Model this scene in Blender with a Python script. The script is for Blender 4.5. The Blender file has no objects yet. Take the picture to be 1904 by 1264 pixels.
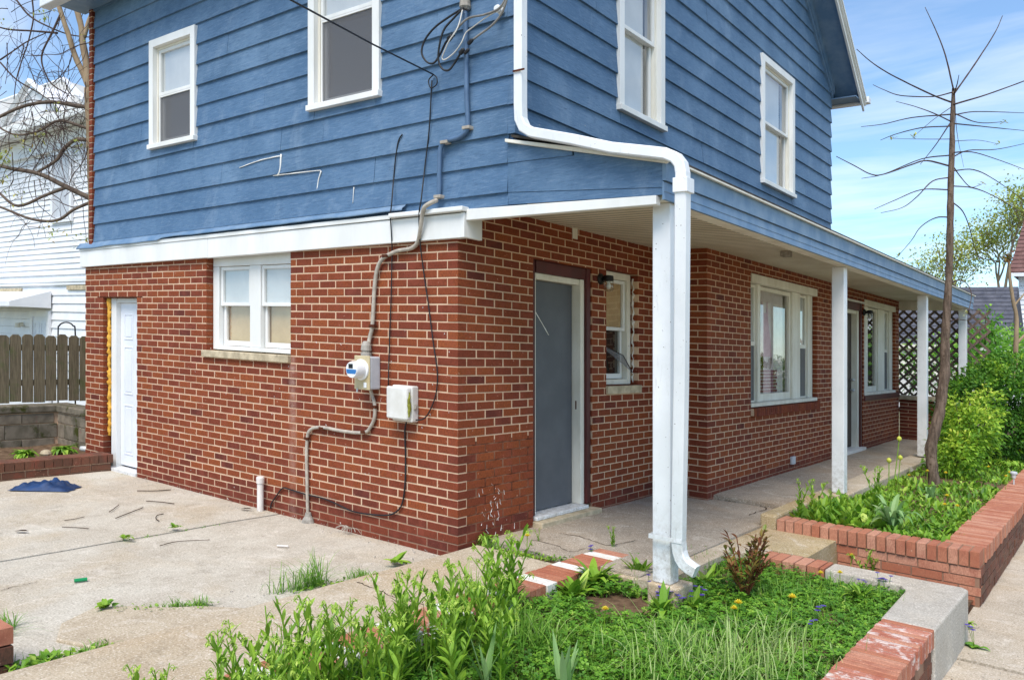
import bpy, math, random
import numpy as np
from mathutils import Vector, Matrix, noise as mnoise

scene = bpy.context.scene
RAD = math.radians

# ------------------------------------------------------------------ camera
# House axes: x runs along the driveway wall towards the street, y runs back
# along the porch, z is up.  The whole model is sheared: every level
# line that runs towards the street drops by SHEAR metres per metre (applied
# once to all geometry in shear_model() at the end).
SHEAR = -0.0504
CAM = (4.107, -4.676, 1.38)
YAW = math.atan2(1158.0, 1511.0)
cam_data = bpy.data.cameras.new("camera")
cam = bpy.data.objects.new("camera", cam_data)
scene.collection.objects.link(cam)
cam.location = CAM
cam.rotation_euler = (RAD(90), 0, YAW)
cam_data.sensor_fit = 'HORIZONTAL'
cam_data.sensor_width = 36.0
cam_data.lens = 1511.0 / 1904.0 * 36.0
cam_data.shift_y = 51.0 / 1904.0
cam_data.clip_end = 1000.0
scene.camera = cam

# ------------------------------------------------------------------ sky, sun
SUN_EL, SUN_AZ = RAD(56), RAD(158)          # azimuth measured from +y towards +x
world = bpy.data.worlds.new("World")
scene.world = world
world.use_nodes = True
wn, wl = world.node_tree.nodes, world.node_tree.links
wn.clear()
w_out = wn.new('ShaderNodeOutputWorld')
w_bg = wn.new('ShaderNodeBackground')
w_bg.inputs['Strength'].default_value = 0.118
sky = wn.new('ShaderNodeTexSky')
sky.sky_type = 'NISHITA'
sky.sun_disc = False
sky.sun_elevation = SUN_EL
sky.sun_rotation = SUN_AZ
sky.altitude = 100
sky.air_density = 1.0
sky.dust_density = 0.15
sky.ozone_density = 0.7
# thin high cloud over the whole sky
tc = wn.new('ShaderNodeTexCoord')
sep = wn.new('ShaderNodeSeparateXYZ')
mx = wn.new('ShaderNodeMath'); mx.operation = 'MAXIMUM'; mx.inputs[1].default_value = 0.06
dv = wn.new('ShaderNodeVectorMath'); dv.operation = 'DIVIDE'
cmb = wn.new('ShaderNodeCombineXYZ')
mp = wn.new('ShaderNodeMapping')
mp.inputs['Rotation'].default_value = (0, 0, RAD(40))
mp.inputs['Scale'].default_value = (0.6, 1.2, 1.0)
nz = wn.new('ShaderNodeTexNoise')
nz.inputs['Scale'].default_value = 0.9
nz.inputs['Detail'].default_value = 9.0
nz.inputs['Roughness'].default_value = 0.58
nz.inputs['Distortion'].default_value = 0.4
rp = wn.new('ShaderNodeMapRange')
rp.inputs['From Min'].default_value = 0.42
rp.inputs['From Max'].default_value = 0.78
rp.inputs['To Min'].default_value = 0.05
rp.inputs['To Max'].default_value = 0.6
mixc = wn.new('ShaderNodeMixRGB')
mixc.inputs['Color2'].default_value = (6.6, 6.7, 6.9, 1)
wl.new(tc.outputs['Generated'], sep.inputs[0])
wl.new(sep.outputs['Z'], mx.inputs[0])
for k in range(3):
    wl.new(mx.outputs[0], cmb.inputs[k])
wl.new(tc.outputs['Generated'], dv.inputs[0])
wl.new(cmb.outputs[0], dv.inputs[1])
wl.new(dv.outputs[0], mp.inputs['Vector'])
wl.new(mp.outputs[0], nz.inputs['Vector'])
wl.new(nz.outputs[0], rp.inputs['Value'])
wl.new(rp.outputs[0], mixc.inputs['Fac'])
tint = wn.new('ShaderNodeMixRGB'); tint.blend_type = 'MULTIPLY'; tint.inputs['Fac'].default_value = 1.0
tint.inputs['Color2'].default_value = (0.76, 0.97, 1.10, 1)      # clear-air blue of the day
wl.new(sky.outputs[0], tint.inputs['Color1'])
wl.new(tint.outputs[0], mixc.inputs['Color1'])
wl.new(mixc.outputs[0], w_bg.inputs['Color'])
wl.new(w_bg.outputs[0], w_out.inputs['Surface'])

sun_data = bpy.data.lights.new("sun", 'SUN')
sun_data.energy = 2.5
sun_data.angle = RAD(34)
sun_data.color = (1.0, 0.93, 0.84)
sun = bpy.data.objects.new("sun", sun_data)
scene.collection.objects.link(sun)
sd = Vector((math.sin(SUN_AZ) * math.cos(SUN_EL), math.cos(SUN_AZ) * math.cos(SUN_EL), math.sin(SUN_EL)))
sun.rotation_euler = sd.to_track_quat('Z', 'Y').to_euler()
sun.location = (0, -6, 12)

scene.view_settings.view_transform = 'Standard'
scene.view_settings.look = 'None'
scene.view_settings.exposure = 0.78
scene.view_settings.gamma = 1.0
scene.view_settings.use_curve_mapping = False
scene.cycles.use_denoising = True
scene.cycles.max_bounces = 6

# ------------------------------------------------------------------ measuring
_s, _c = math.sin(YAW), math.cos(YAW)
_R, _F = (_c, _s), (-_s, _c)


def _ray(x, y):
    k = (x - 952.0) / 1511.0
    return (_F[0] + k * _R[0], _F[1] + k * _R[1], -(y - 683.0) / 1511.0)


def _pt(t, r):
    x, y, z = CAM[0] + t * r[0], CAM[1] + t * r[1], CAM[2] + t * r[2]
    return Vector((x, y, z - SHEAR * x))


def pA(x, y, v=0.0):        # a sight line met with the plane y = v
    r = _ray(x, y); return _pt((v - CAM[1]) / r[1], r)


def pB(x, y, u=0.0):        # ... with the plane x = u
    r = _ray(x, y); return _pt((u - CAM[0]) / r[0], r)


def pG(x, y, w=0.0):        # ... with the level w
    r = _ray(x, y); return _pt((w - (CAM[2] - SHEAR * CAM[0])) / (r[2] - SHEAR * r[0]), r)


def at(x, y, d):            # ... at the distance d
    return _pt(d, _ray(x, y))


# ------------------------------------------------------------------ materials
def srgb(h):
    h = h.lstrip('#')
    c = [int(h[i:i + 2], 16) / 255 for i in (0, 2, 4)]
    return tuple(((x / 12.92) if x <= 0.04045 else ((x + 0.055) / 1.055) ** 2.4) for x in c) + (1,)


class Nodes:
    def __init__(self, name):
        self.m = bpy.data.materials.new(name)
        self.m.use_nodes = True
        self.t = self.m.node_tree
        self.t.nodes.clear()
        self.out = self.n('ShaderNodeOutputMaterial')
        self.bsdf = self.n('ShaderNodeBsdfPrincipled')
        self.l(self.bsdf.outputs[0], self.out.inputs['Surface'])
        self.pos = self.n('ShaderNodeNewGeometry').outputs['Position']

    def n(self, t):
        return self.t.nodes.new(t)

    def l(self, a, b):
        self.t.links.new(a, b)

    def noise(self, scale, detail=4, rough=0.55, stretch=None, dist=0.0, vec=None):
        x = self.n('ShaderNodeTexNoise')
        x.inputs['Scale'].default_value = scale
        x.inputs['Detail'].default_value = detail
        x.inputs['Roughness'].default_value = rough
        x.inputs['Distortion'].default_value = dist
        v = vec or self.pos
        if stretch:
            mpn = self.n('ShaderNodeMapping')
            mpn.inputs['Scale'].default_value = stretch
            self.l(v, mpn.inputs['Vector'])
            v = mpn.outputs[0]
        self.l(v, x.inputs['Vector'])
        return x.outputs[0]

    def range(self, src, a, b, c=0.0, d=1.0):
        x = self.n('ShaderNodeMapRange')
        x.inputs['From Min'].default_value = a
        x.inputs['From Max'].default_value = b
        x.inputs['To Min'].default_value = c
        x.inputs['To Max'].default_value = d
        self.l(src, x.inputs['Value'])
        return x.outputs[0]

    def mix(self, fac, a, b, mode='MIX'):
        x = self.n('ShaderNodeMixRGB')
        x.blend_type = mode
        for s, v in ((0, fac), (1, a), (2, b)):
            if hasattr(v, 'links') or isinstance(v, bpy.types.NodeSocket):
                self.l(v, x.inputs[s])
            elif isinstance(v, (int, float)):
                x.inputs[s].default_value = v
            else:
                x.inputs[s].default_value = v
        return x.outputs[0]

    def attr(self, name='tone'):
        x = self.n('ShaderNodeAttribute')
        x.attribute_name = name
        return x.outputs['Fac']

    def bump(self, src, strength=0.3, dist=0.01):
        b = self.n('ShaderNodeBump')
        b.inputs['Strength'].default_value = strength
        b.inputs['Distance'].default_value = dist
        self.l(src, b.inputs['Height'])
        self.l(b.outputs[0], self.bsdf.inputs['Normal'])

    def color(self, c):
        if isinstance(c, bpy.types.NodeSocket):
            self.l(c, self.bsdf.inputs['Base Color'])
        else:
            self.bsdf.inputs['Base Color'].default_value = c

    def set(self, rough=0.7, spec=0.3, metal=0.0):
        self.bsdf.inputs['Roughness'].default_value = rough
        self.bsdf.inputs['Specular IOR Level'].default_value = spec
        self.bsdf.inputs['Metallic'].default_value = metal


M = {}


def plain(name, c1, c2=None, scale=6, rough=0.7, spec=0.3, bump=0.0, bscale=60, stretch=None, detail=5,
          spots=None, spot_range=(0.62, 0.7), spot_scale=9, metal=0.0, bdist=0.004):
    k = Nodes(name)
    c1 = srgb(c1) if isinstance(c1, str) else c1
    col = c1
    if c2:
        c2 = srgb(c2) if isinstance(c2, str) else c2
        col = k.mix(k.range(k.noise(scale, detail, 0.6, stretch), 0.38, 0.62), c1, c2)
    if spots:
        sp = k.range(k.noise(spot_scale, 8, 0.7), spot_range[0], spot_range[1])
        col = k.mix(sp, col, srgb(spots))
    k.color(col)
    k.set(rough, spec, metal)
    if bump:
        k.bump(k.noise(bscale, 5, 0.6, stretch), bump, bdist)
    M[name] = k.m
    return k


def make_materials():
    # brick: tone 0..1 picks the firing colour of one brick
    def runoff(k):
        sp = k.n('ShaderNodeSeparateXYZ'); k.l(k.pos, sp.inputs[0])
        dx = k.n('ShaderNodeMath'); dx.operation = 'ADD'; dx.inputs[1].default_value = 2.0; k.l(sp.outputs['X'], dx.inputs[0])
        ab = k.n('ShaderNodeMath'); ab.operation = 'ABSOLUTE'; k.l(dx.outputs[0], ab.inputs[0])
        a = k.range(ab.outputs[0], 0.015, 0.07, 0.6, 0.0)
        b = k.mix(1.0, a, k.range(sp.outputs['Z'], 0.2, 1.35, 0.35, 1.0), 'MULTIPLY')
        top = k.mix(1.0, b, k.range(sp.outputs['Z'], 1.46, 1.50, 1.0, 0.0), 'MULTIPLY')
        return k.mix(1.0, top, k.range(k.noise(9, 5, 0.7), 0.35, 0.6), 'MULTIPLY')

    def brick(name, ramp, bumpk=0.5, soot='#4a2416'):
        k = Nodes(name)
        r = k.n('ShaderNodeValToRGB')
        r.color_ramp.elements[0].color = srgb(ramp[0]); r.color_ramp.elements[0].position = 0.0
        r.color_ramp.elements[1].color = srgb(ramp[-1]); r.color_ramp.elements[1].position = 1.0
        for i, c in enumerate(ramp[1:-1]):
            e = r.color_ramp.elements.new((i + 1) / (len(ramp) - 1)); e.color = srgb(c)
        k.l(k.attr(), r.inputs['Fac'])
        grain = k.noise(140, 6, 0.7, (1, 1, 0.35))
        c = k.mix(k.range(grain, 0.40, 0.64, 0.0, 0.65), r.outputs[0], srgb(soot))
        c = k.mix(k.range(k.noise(7, 6, 0.65), 0.48, 0.66, 0, 0.45), c, srgb('#8a4636'))
        if name == 'brick':          # lime run-off below the end of the window sill
            c = k.mix(runoff(k), c, srgb('#b99a8c'))
        chip = k.range(k.noise(38, 3, 0.6), 0.70, 0.72)
        c = k.mix(chip, c, srgb('#c79a82'))
        if name == 'smeared_brick':
            c = k.mix(k.range(k.noise(9, 7, 0.75), 0.50, 0.60, 0, 0.75), c, srgb('#d9d0c8'))
        k.color(c); k.set(0.82, 0.25)
        k.bump(k.noise(170, 6, 0.75), bumpk, 0.004)
        M[name] = k.m
    brick('brick', ['#642f26', '#7b3926', '#884226', '#924a27', '#9a512b'])
    brick('garden_brick', ['#a05f46', '#b27257', '#c0866c', '#cb9a82'], 0.35, '#8a5a46')
    brick('smeared_brick', ['#a2604c', '#b5725c', '#c4846f', '#cf9682'], 0.35, '#8a5646')
    brick('old_brick', ['#5d4136', '#6f4a3a', '#7d5340', '#6a5544'], 0.6, '#3c332a')
    # mortar
    k = Nodes('mortar')
    c = k.mix(k.range(k.noise(9, 6, 0.6), 0.3, 0.75), srgb('#d8bb9f'), srgb('#c2a084'))
    sep2 = k.n('ShaderNodeSeparateXYZ'); k.l(k.pos, sep2.inputs[0])
    grime = k.mix(0.6, k.range(sep2.outputs['Z'], 0.02, 0.3, 1.0, 0.0), k.noise(5, 4), 'MULTIPLY')
    c = k.mix(k.range(grime, 0.1, 0.7, 0, 0.75), c, srgb('#6d4a3c'))
    k.color(c); k.set(0.95, 0.1); k.bump(k.noise(220, 4, 0.7), 0.5, 0.003)
    M['mortar'] = k.m
    plain('red_mortar', '#5a3426', '#8a6450', 8, 0.95, 0.1, 0.4, 200)
    # blue clapboard paint
    def siding(name, axis):
        k = Nodes(name)
        st = (0.6, 1, 4.5) if axis == 'x' else (1, 0.6, 4.5)
        base = k.mix(k.range(k.noise(1.4, 5, 0.6), 0.38, 0.62), srgb('#476583'), srgb('#607d9a'))
        base = k.mix(k.range(k.attr(), 0, 1, 0, 0.45), base, srgb('#4a6c90'))
        base = k.mix(k.range(k.noise(2.3, 7, 0.7, (1, 1, 0.6), 0.6), 0.54, 0.70, 0, 0.35), base, srgb('#8ba0b6'))
        base = k.mix(k.range(k.noise(48, 6, 0.8, (0.5, 0.5, 1.6)), 0.56, 0.66, 0, 0.3), base, srgb('#2f4a68'))
        streak = k.noise(16, 7, 0.7, st)
        base = k.mix(k.range(streak, 0.52, 0.68, 0.0, 0.4), base, srgb('#8095ae'))
        base = k.mix(k.range(streak, 0.34, 0.46, 0.6, 0.0), base, srgb('#3c5674'))
        peel = k.range(k.noise(5.5, 8, 0.72, (0.5, 0.5, 1.4)), 0.69, 0.705)
        base = k.mix(peel, base, srgb('#a3a39c'))
        crack = k.range(k.noise(26, 6, 0.75, (0.25, 0.25, 2.2)), 0.63, 0.68, 0, 0.75)
        base = k.mix(crack, base, srgb('#2c4560'))
        k.color(base); k.set(0.55, 0.35)
        k.bump(k.noise(34, 9, 0.8, st), 0.7, 0.006)
        M[name] = k.m
    siding('blue_paint_long', 'x')
    siding('blue_paint_deep', 'y')
    plain('blue_metal', '#5d7c9c', '#7890a9', 4, 0.5, 0.4, 0.25, 14, None, 5, '#9aa9b5', (0.66, 0.72), 5)
    plain('white_paint', '#e6e6e4', '#dadad6', 3, 0.5, 0.4, 0.15, 30, (1, 1, 0.3), 5, '#a79c8b', (0.70, 0.80), 7)
    plain('cream_paint', '#e6e2d6', '#d6d0c1', 5, 0.6, 0.3, 0.3, 40, (1, 1, 0.3), 5, '#7d6c58', (0.66, 0.74), 16)
    plain('white_vinyl', '#e9e9ea', '#dcdde0', 2, 0.45, 0.4)
    plain('soffit_vinyl', '#d9d2c0', '#cbc2ad', 2, 0.6, 0.3)
    plain('white_metal', '#e8eaec', '#dcdfe2', 2, 0.35, 0.5, 0, 30, None, 5, '#b9b2a4', (0.72, 0.8), 8)
    k = Nodes('white_metal')
    c = k.mix(k.range(k.noise(2, 5, 0.6), 0.38, 0.62), srgb('#e6e7e8'), srgb('#d9dbdc'))
    sp = k.n('ShaderNodeSeparateXYZ'); k.l(k.pos, sp.inputs[0])
    mud = k.mix(1.0, k.range(sp.outputs['Z'], 0.0, 0.55, 1.0, 0.0), k.range(k.noise(24, 7, 0.75), 0.42, 0.62), 'MULTIPLY')
    c = k.mix(k.range(mud, 0.0, 1.0, 0.0, 0.6), c, srgb('#8d8272'))
    c = k.mix(k.range(k.noise(14, 6, 0.7, (2.2, 2.2, 0.35)), 0.60, 0.72, 0, 0.4), c, srgb('#a9a79f'))
    c = k.mix(k.range(k.noise(60, 2, 0.5), 0.735, 0.75), c, srgb('#5d4a3a'))
    k.color(c); k.set(0.38, 0.45); k.bump(k.noise(5, 4, 0.6), 0.12, 0.01)
    M['white_metal'] = k.m
    plain('stone_sill', '#c7b89c', '#a5987f', 10, 0.9, 0.15, 0.4, 60, None, 6, '#6a6053', (0.63, 0.72), 12)
    plain('maroon_paint', '#561a19', '#431413', 6, 0.5, 0.4, 0.3, 40, (1, 1, 0.25), 5, '#b49a92', (0.70, 0.715), 30)
    plain('grey_door', '#5c5f65', '#53565c', 3, 0.5, 0.4, 0.1, 20, None, 5, '#b5b6b6', (0.745, 0.755), 28)
    plain('white_door', '#e4e7ee', '#dadee6', 2, 0.4, 0.4)
    plain('dark_door', '#4d4038', '#3b312b', 3, 0.55)
    plain('dark_inside', '#15130f', None)  # near-black colour standing in for unlit interiors
    plain('blind', '#dedfdf', '#cfd1d2', 2, 0.9, 0.1)
    plain('paper', '#d6b88e', '#c4a47c', 3, 0.9, 0.1)
    plain('lace', '#ece4e0', '#e0d5d1', 8, 0.95, 0.05)
    plain('pink_cloth', '#c28fa0', '#d3aab4', 14, 0.95, 0.05, 0.3, 60)
    plain('red_lace', '#8d4356', '#a35f70', 30, 0.95, 0.05)
    plain('brown_fur', '#6d4a37', '#543525', 30, 0.95, 0.05)
    plain('wood_trellis', '#75645a', '#594b42', 12, 0.85, 0.2, 0.5, 60)
    k = plain('fence_wood', '#857862', '#675d4c', 20, 0.9, 0.15, 0.7, 26, (3.0, 3.0, 0.22), 7, '#5d6a3c', (0.52, 0.75), 3)
    plain('block_stone', '#8d8273', '#6f6659', 7, 0.95, 0.1, 0.7, 60, None, 7, '#8a4a4a', (0.60, 0.72), 2.4)
    plain('moss_stone', '#80776a', '#5d584b', 6, 0.95, 0.1, 0.7, 60, None, 7, '#3f421f', (0.52, 0.62), 5)
    # concrete
    def concrete(name, a, b, dark, warm, bumpk=0.35):
        k = Nodes(name)
        c = k.mix(k.range(k.noise(1.6, 7, 0.65), 0.38, 0.62), srgb(a), srgb(b))
        c = k.mix(k.range(k.noise(0.9, 5, 0.6, (1, 1, 1), 0.8), 0.46, 0.64, 0, 0.6), c, srgb(warm))
        c = k.mix(k.range(k.noise(4.5, 8, 0.78), 0.52, 0.70, 0, 0.5), c, srgb(dark))
        c = k.mix(k.range(k.noise(17, 6, 0.75), 0.55, 0.68, 0, 0.4), c, srgb(dark))
        c = k.mix(k.range(k.noise(3.1, 7, 0.7, (1, 1, 1), 1.5), 0.55, 0.66, 0, 0.28), c, srgb('#e9e2d6'))
        agg = k.noise(95, 3, 0.65)
        c = k.mix(k.range(agg, 0.55, 0.66, 0, 0.7), c, srgb(dark))
        c = k.mix(k.range(agg, 0.44, 0.34, 0, 0.5), c, srgb('#f1e8da'))
        k.color(c); k.set(0.92, 0.15)
        k.bump(k.noise(90, 7, 0.75), bumpk, 0.006)
        M[name] = k.m
    concrete('drive_concrete', '#c2bbac', '#b2a999', '#877d6e', '#b5a58b')
    concrete('walk_concrete', '#bfb19a', '#b0a18a', '#857864', '#b39b7a', 0.5)
    concrete('porch_concrete', '#a79c8d', '#968b7c', '#70675b', '#a48f76', 0.25)
    concrete('aggregate', '#c0ad8c', '#a8966f', '#6f6149', '#ae9266', 1.0)
    concrete('sidewalk_concrete', '#bfb3a2', '#afa28f', '#7f7464', '#b09d82')
    concrete('smooth_cement', '#b9b3a8', '#a9a297', '#8b8479', '#b5a793', 0.12)
    plain('soil', '#7a6450', '#564536', 14, 0.98, 0.05, 0.8, 60, None, 8, '#b09a80', (0.62, 0.7), 30, 0, 0.01)
    plain('far_ground', '#6c6a4c', '#7b7460', 0.6, 0.98, 0.05)
    plain('white_patch', '#e2dfd8', '#d2cdc4', 12, 0.85, 0.2, 0.4, 60, None, 6, '#b26f5c', (0.62, 0.68), 24)
    plain('yellow_foam', '#e0b04f', '#c98f33', 30, 0.8, 0.2, 0.6, 60)
    plain('caulk', '#e6e4df', None, 3, 0.6)
    plain('shingle', '#5f6068', '#4b4d56', 3, 0.9, 0.15, 0.4, 60)
    plain('brown_shingle', '#7b5d58', '#6a4d49', 3, 0.9, 0.15, 0.4, 60)
    plain('pale_shingle', '#bdbcb8', '#a9a8a4', 3, 0.9, 0.15, 0.3, 60)
    plain('dark_shingle', '#3a3733', '#55504a', 12, 0.95, 0.1, 0.4, 60)
    plain('conduit_grey', '#b9b0a2', '#9f968a', 20, 0.6, 0.3)
    plain('conduit_blue', '#56708f', '#4a6380', 10, 0.5, 0.35)
    plain('black_rubber', '#17171a', '#232326', 8, 0.5, 0.4)
    plain('grey_cable', '#8d8a86', '#75726e', 12, 0.5, 0.4)
    plain('pale_cable', '#c9c6c0', None, 8, 0.5, 0.4)
    plain('rust', '#5f3524', '#46261a', 30, 0.9, 0.1)
    plain('meter_grey', '#c3c6cb', '#b5b8bd', 5, 0.45, 0.4)
    plain('meter_tan', '#c4b48f', '#b6a680', 5, 0.5, 0.4)
    plain('meter_white', '#e7e8ea', None, 5, 0.25, 0.5)
    plain('meter_blue', '#2c70b0', None, 5, 0.3, 0.5)
    plain('box_white', '#dcdad5', '#cfccc4', 6, 0.5, 0.35, 0.1, 20, None, 6, '#948a75', (0.66, 0.76), 14)
    plain('algae', '#8f8f3c', '#6f7030', 30, 0.9, 0.1, 0.4, 60)
    plain('black_metal', '#141416', None, 5, 0.45, 0.4)
    plain('pvc', '#e2dcd6', '#d3cac3', 6, 0.5, 0.35)
    k = plain('bark', '#7d6c5f', '#54483f', 18, 0.95, 0.1, 1.0, 46, (1.6, 1.6, 0.3), 8, '#4a3a2d', (0.55, 0.66), 34, 0, 0.012)
    plain('pale_bark', '#a08c72', '#87745d', 9, 0.9, 0.12, 0.6, 50, (1, 1, 0.4), 6)
    plain('twig', '#5a4a44', '#443834', 12, 0.85, 0.15)
    plain('vine', '#75675a', '#5d5048', 12, 0.85, 0.15)
    plain('dead_stick', '#4a3a2c', '#33281f', 20, 0.9, 0.1)
    plain('tarp', '#1c3d6a', '#142d52', 6, 0.6, 0.35, 0.5, 30)
    plain('green_plastic', '#178a52', None, 4, 0.4, 0.4)
    plain('clear_plastic', '#d5d6d4', '#b9bab7', 12, 0.3, 0.5)
    plain('stone', '#a9a39a', '#857f76', 16, 0.9, 0.15, 0.6, 50)

    # foliage: tone picks the shade of one leaf, thin leaves pass some light
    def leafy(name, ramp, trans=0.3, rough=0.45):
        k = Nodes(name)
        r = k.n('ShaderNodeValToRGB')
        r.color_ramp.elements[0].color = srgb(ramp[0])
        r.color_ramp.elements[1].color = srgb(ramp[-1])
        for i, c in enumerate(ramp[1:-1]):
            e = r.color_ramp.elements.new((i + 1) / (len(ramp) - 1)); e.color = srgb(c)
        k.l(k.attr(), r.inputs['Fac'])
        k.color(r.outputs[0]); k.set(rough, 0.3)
        tr = k.n('ShaderNodeBsdfTranslucent')
        k.l(r.outputs[0], tr.inputs['Color'])
        ms = k.n('ShaderNodeMixShader'); ms.inputs[0].default_value = trans
        k.l(k.bsdf.outputs[0], ms.inputs[1]); k.l(tr.outputs[0], ms.inputs[2])
        k.l(ms.outputs[0], k.out.inputs['Surface'])
        M[name] = k.m
    leafy('weed_leaf', ['#45701f', '#6b992c', '#93b83c', '#c3d668'])
    leafy('grass_blade', ['#4a7a26', '#6a9a34', '#8cb44a', '#b6c684'])
    leafy('clover_leaf', ['#3c6a24', '#5a8e2e', '#7aaa38', '#9cc24c'])
    leafy('iris_leaf', ['#5f8a4a', '#7aa35c', '#97b878', '#a9bf86'])
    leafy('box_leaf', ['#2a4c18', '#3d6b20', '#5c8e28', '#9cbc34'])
    leafy('lime_leaf', ['#5a8a28', '#86b034', '#b0c842', '#d4d45c'])
    leafy('bush_leaf', ['#467c26', '#68a234', '#8cbc44', '#b0d068'])
    leafy('spring_leaf', ['#8a9a44', '#a9b658', '#c3c870', '#b59a58'])
    leafy('red_leaf', ['#6a4428', '#86523a', '#8a7a3a', '#6f8a3a'])
    leafy('white_petal', ['#dadfd2', '#eef0ea'])
    leafy('yellow_petal', ['#e6cf2e', '#f2e052'], 0.15)
    leafy('violet_petal', ['#4a3a90', '#6a58b0'], 0.2)
    leafy('seed_fluff', ['#b9b5ab', '#d2cfc8'], 0.4)

    # window glass: clear with the sky mirrored in it
    def glass(name, tint, mirror):
        k = Nodes(name)
        k.t.nodes.remove(k.bsdf)
        tp = k.n('ShaderNodeBsdfTransparent'); tp.inputs[0].default_value = tint
        gl = k.n('ShaderNodeBsdfGlossy'); gl.inputs['Roughness'].default_value = 0.02
        lw = k.n('ShaderNodeLayerWeight'); lw.inputs['Blend'].default_value = 0.5
        pw = k.n('ShaderNodeMath'); pw.operation = 'POWER'; pw.inputs[1].default_value = 3.0
        k.l(lw.outputs['Facing'], pw.inputs[0])
        fr = k.n('ShaderNodeMapRange'); fr.inputs['To Min'].default_value = mirror; fr.inputs['To Max'].default_value = 0.95
        k.l(pw.outputs[0], fr.inputs['Value'])
        ms = k.n('ShaderNodeMixShader')
        k.l(fr.outputs[0], ms.inputs[0]); k.l(tp.outputs[0], ms.inputs[1]); k.l(gl.outputs[0], ms.inputs[2])
        k.l(ms.outputs[0], k.out.inputs['Surface'])
        M[name] = k.m
    glass('glass', (0.93, 0.94, 0.935, 1), 0.12)
    glass('jar_glass', (0.85, 0.85, 0.83, 1), 0.06)
    k = Nodes('insect_screen')
    k.color(srgb('#6c6c6f')); k.set(0.7, 0.3)
    tp = k.n('ShaderNodeBsdfTransparent')
    ms = k.n('ShaderNodeMixShader'); ms.inputs[0].default_value = 0.35
    k.l(k.bsdf.outputs[0], ms.inputs[1]); k.l(tp.outputs[0], ms.inputs[2])
    k.l(ms.outputs[0], k.out.inputs['Surface'])
    M['insect_screen'] = k.m


make_materials()

# ------------------------------------------------------------------ mesh tools
COL = scene.collection


def origin_of(o):
    v = Vector((0, 0, 0))
    while o is not None:
        v += o.location
        o = o.parent
    return v


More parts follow.
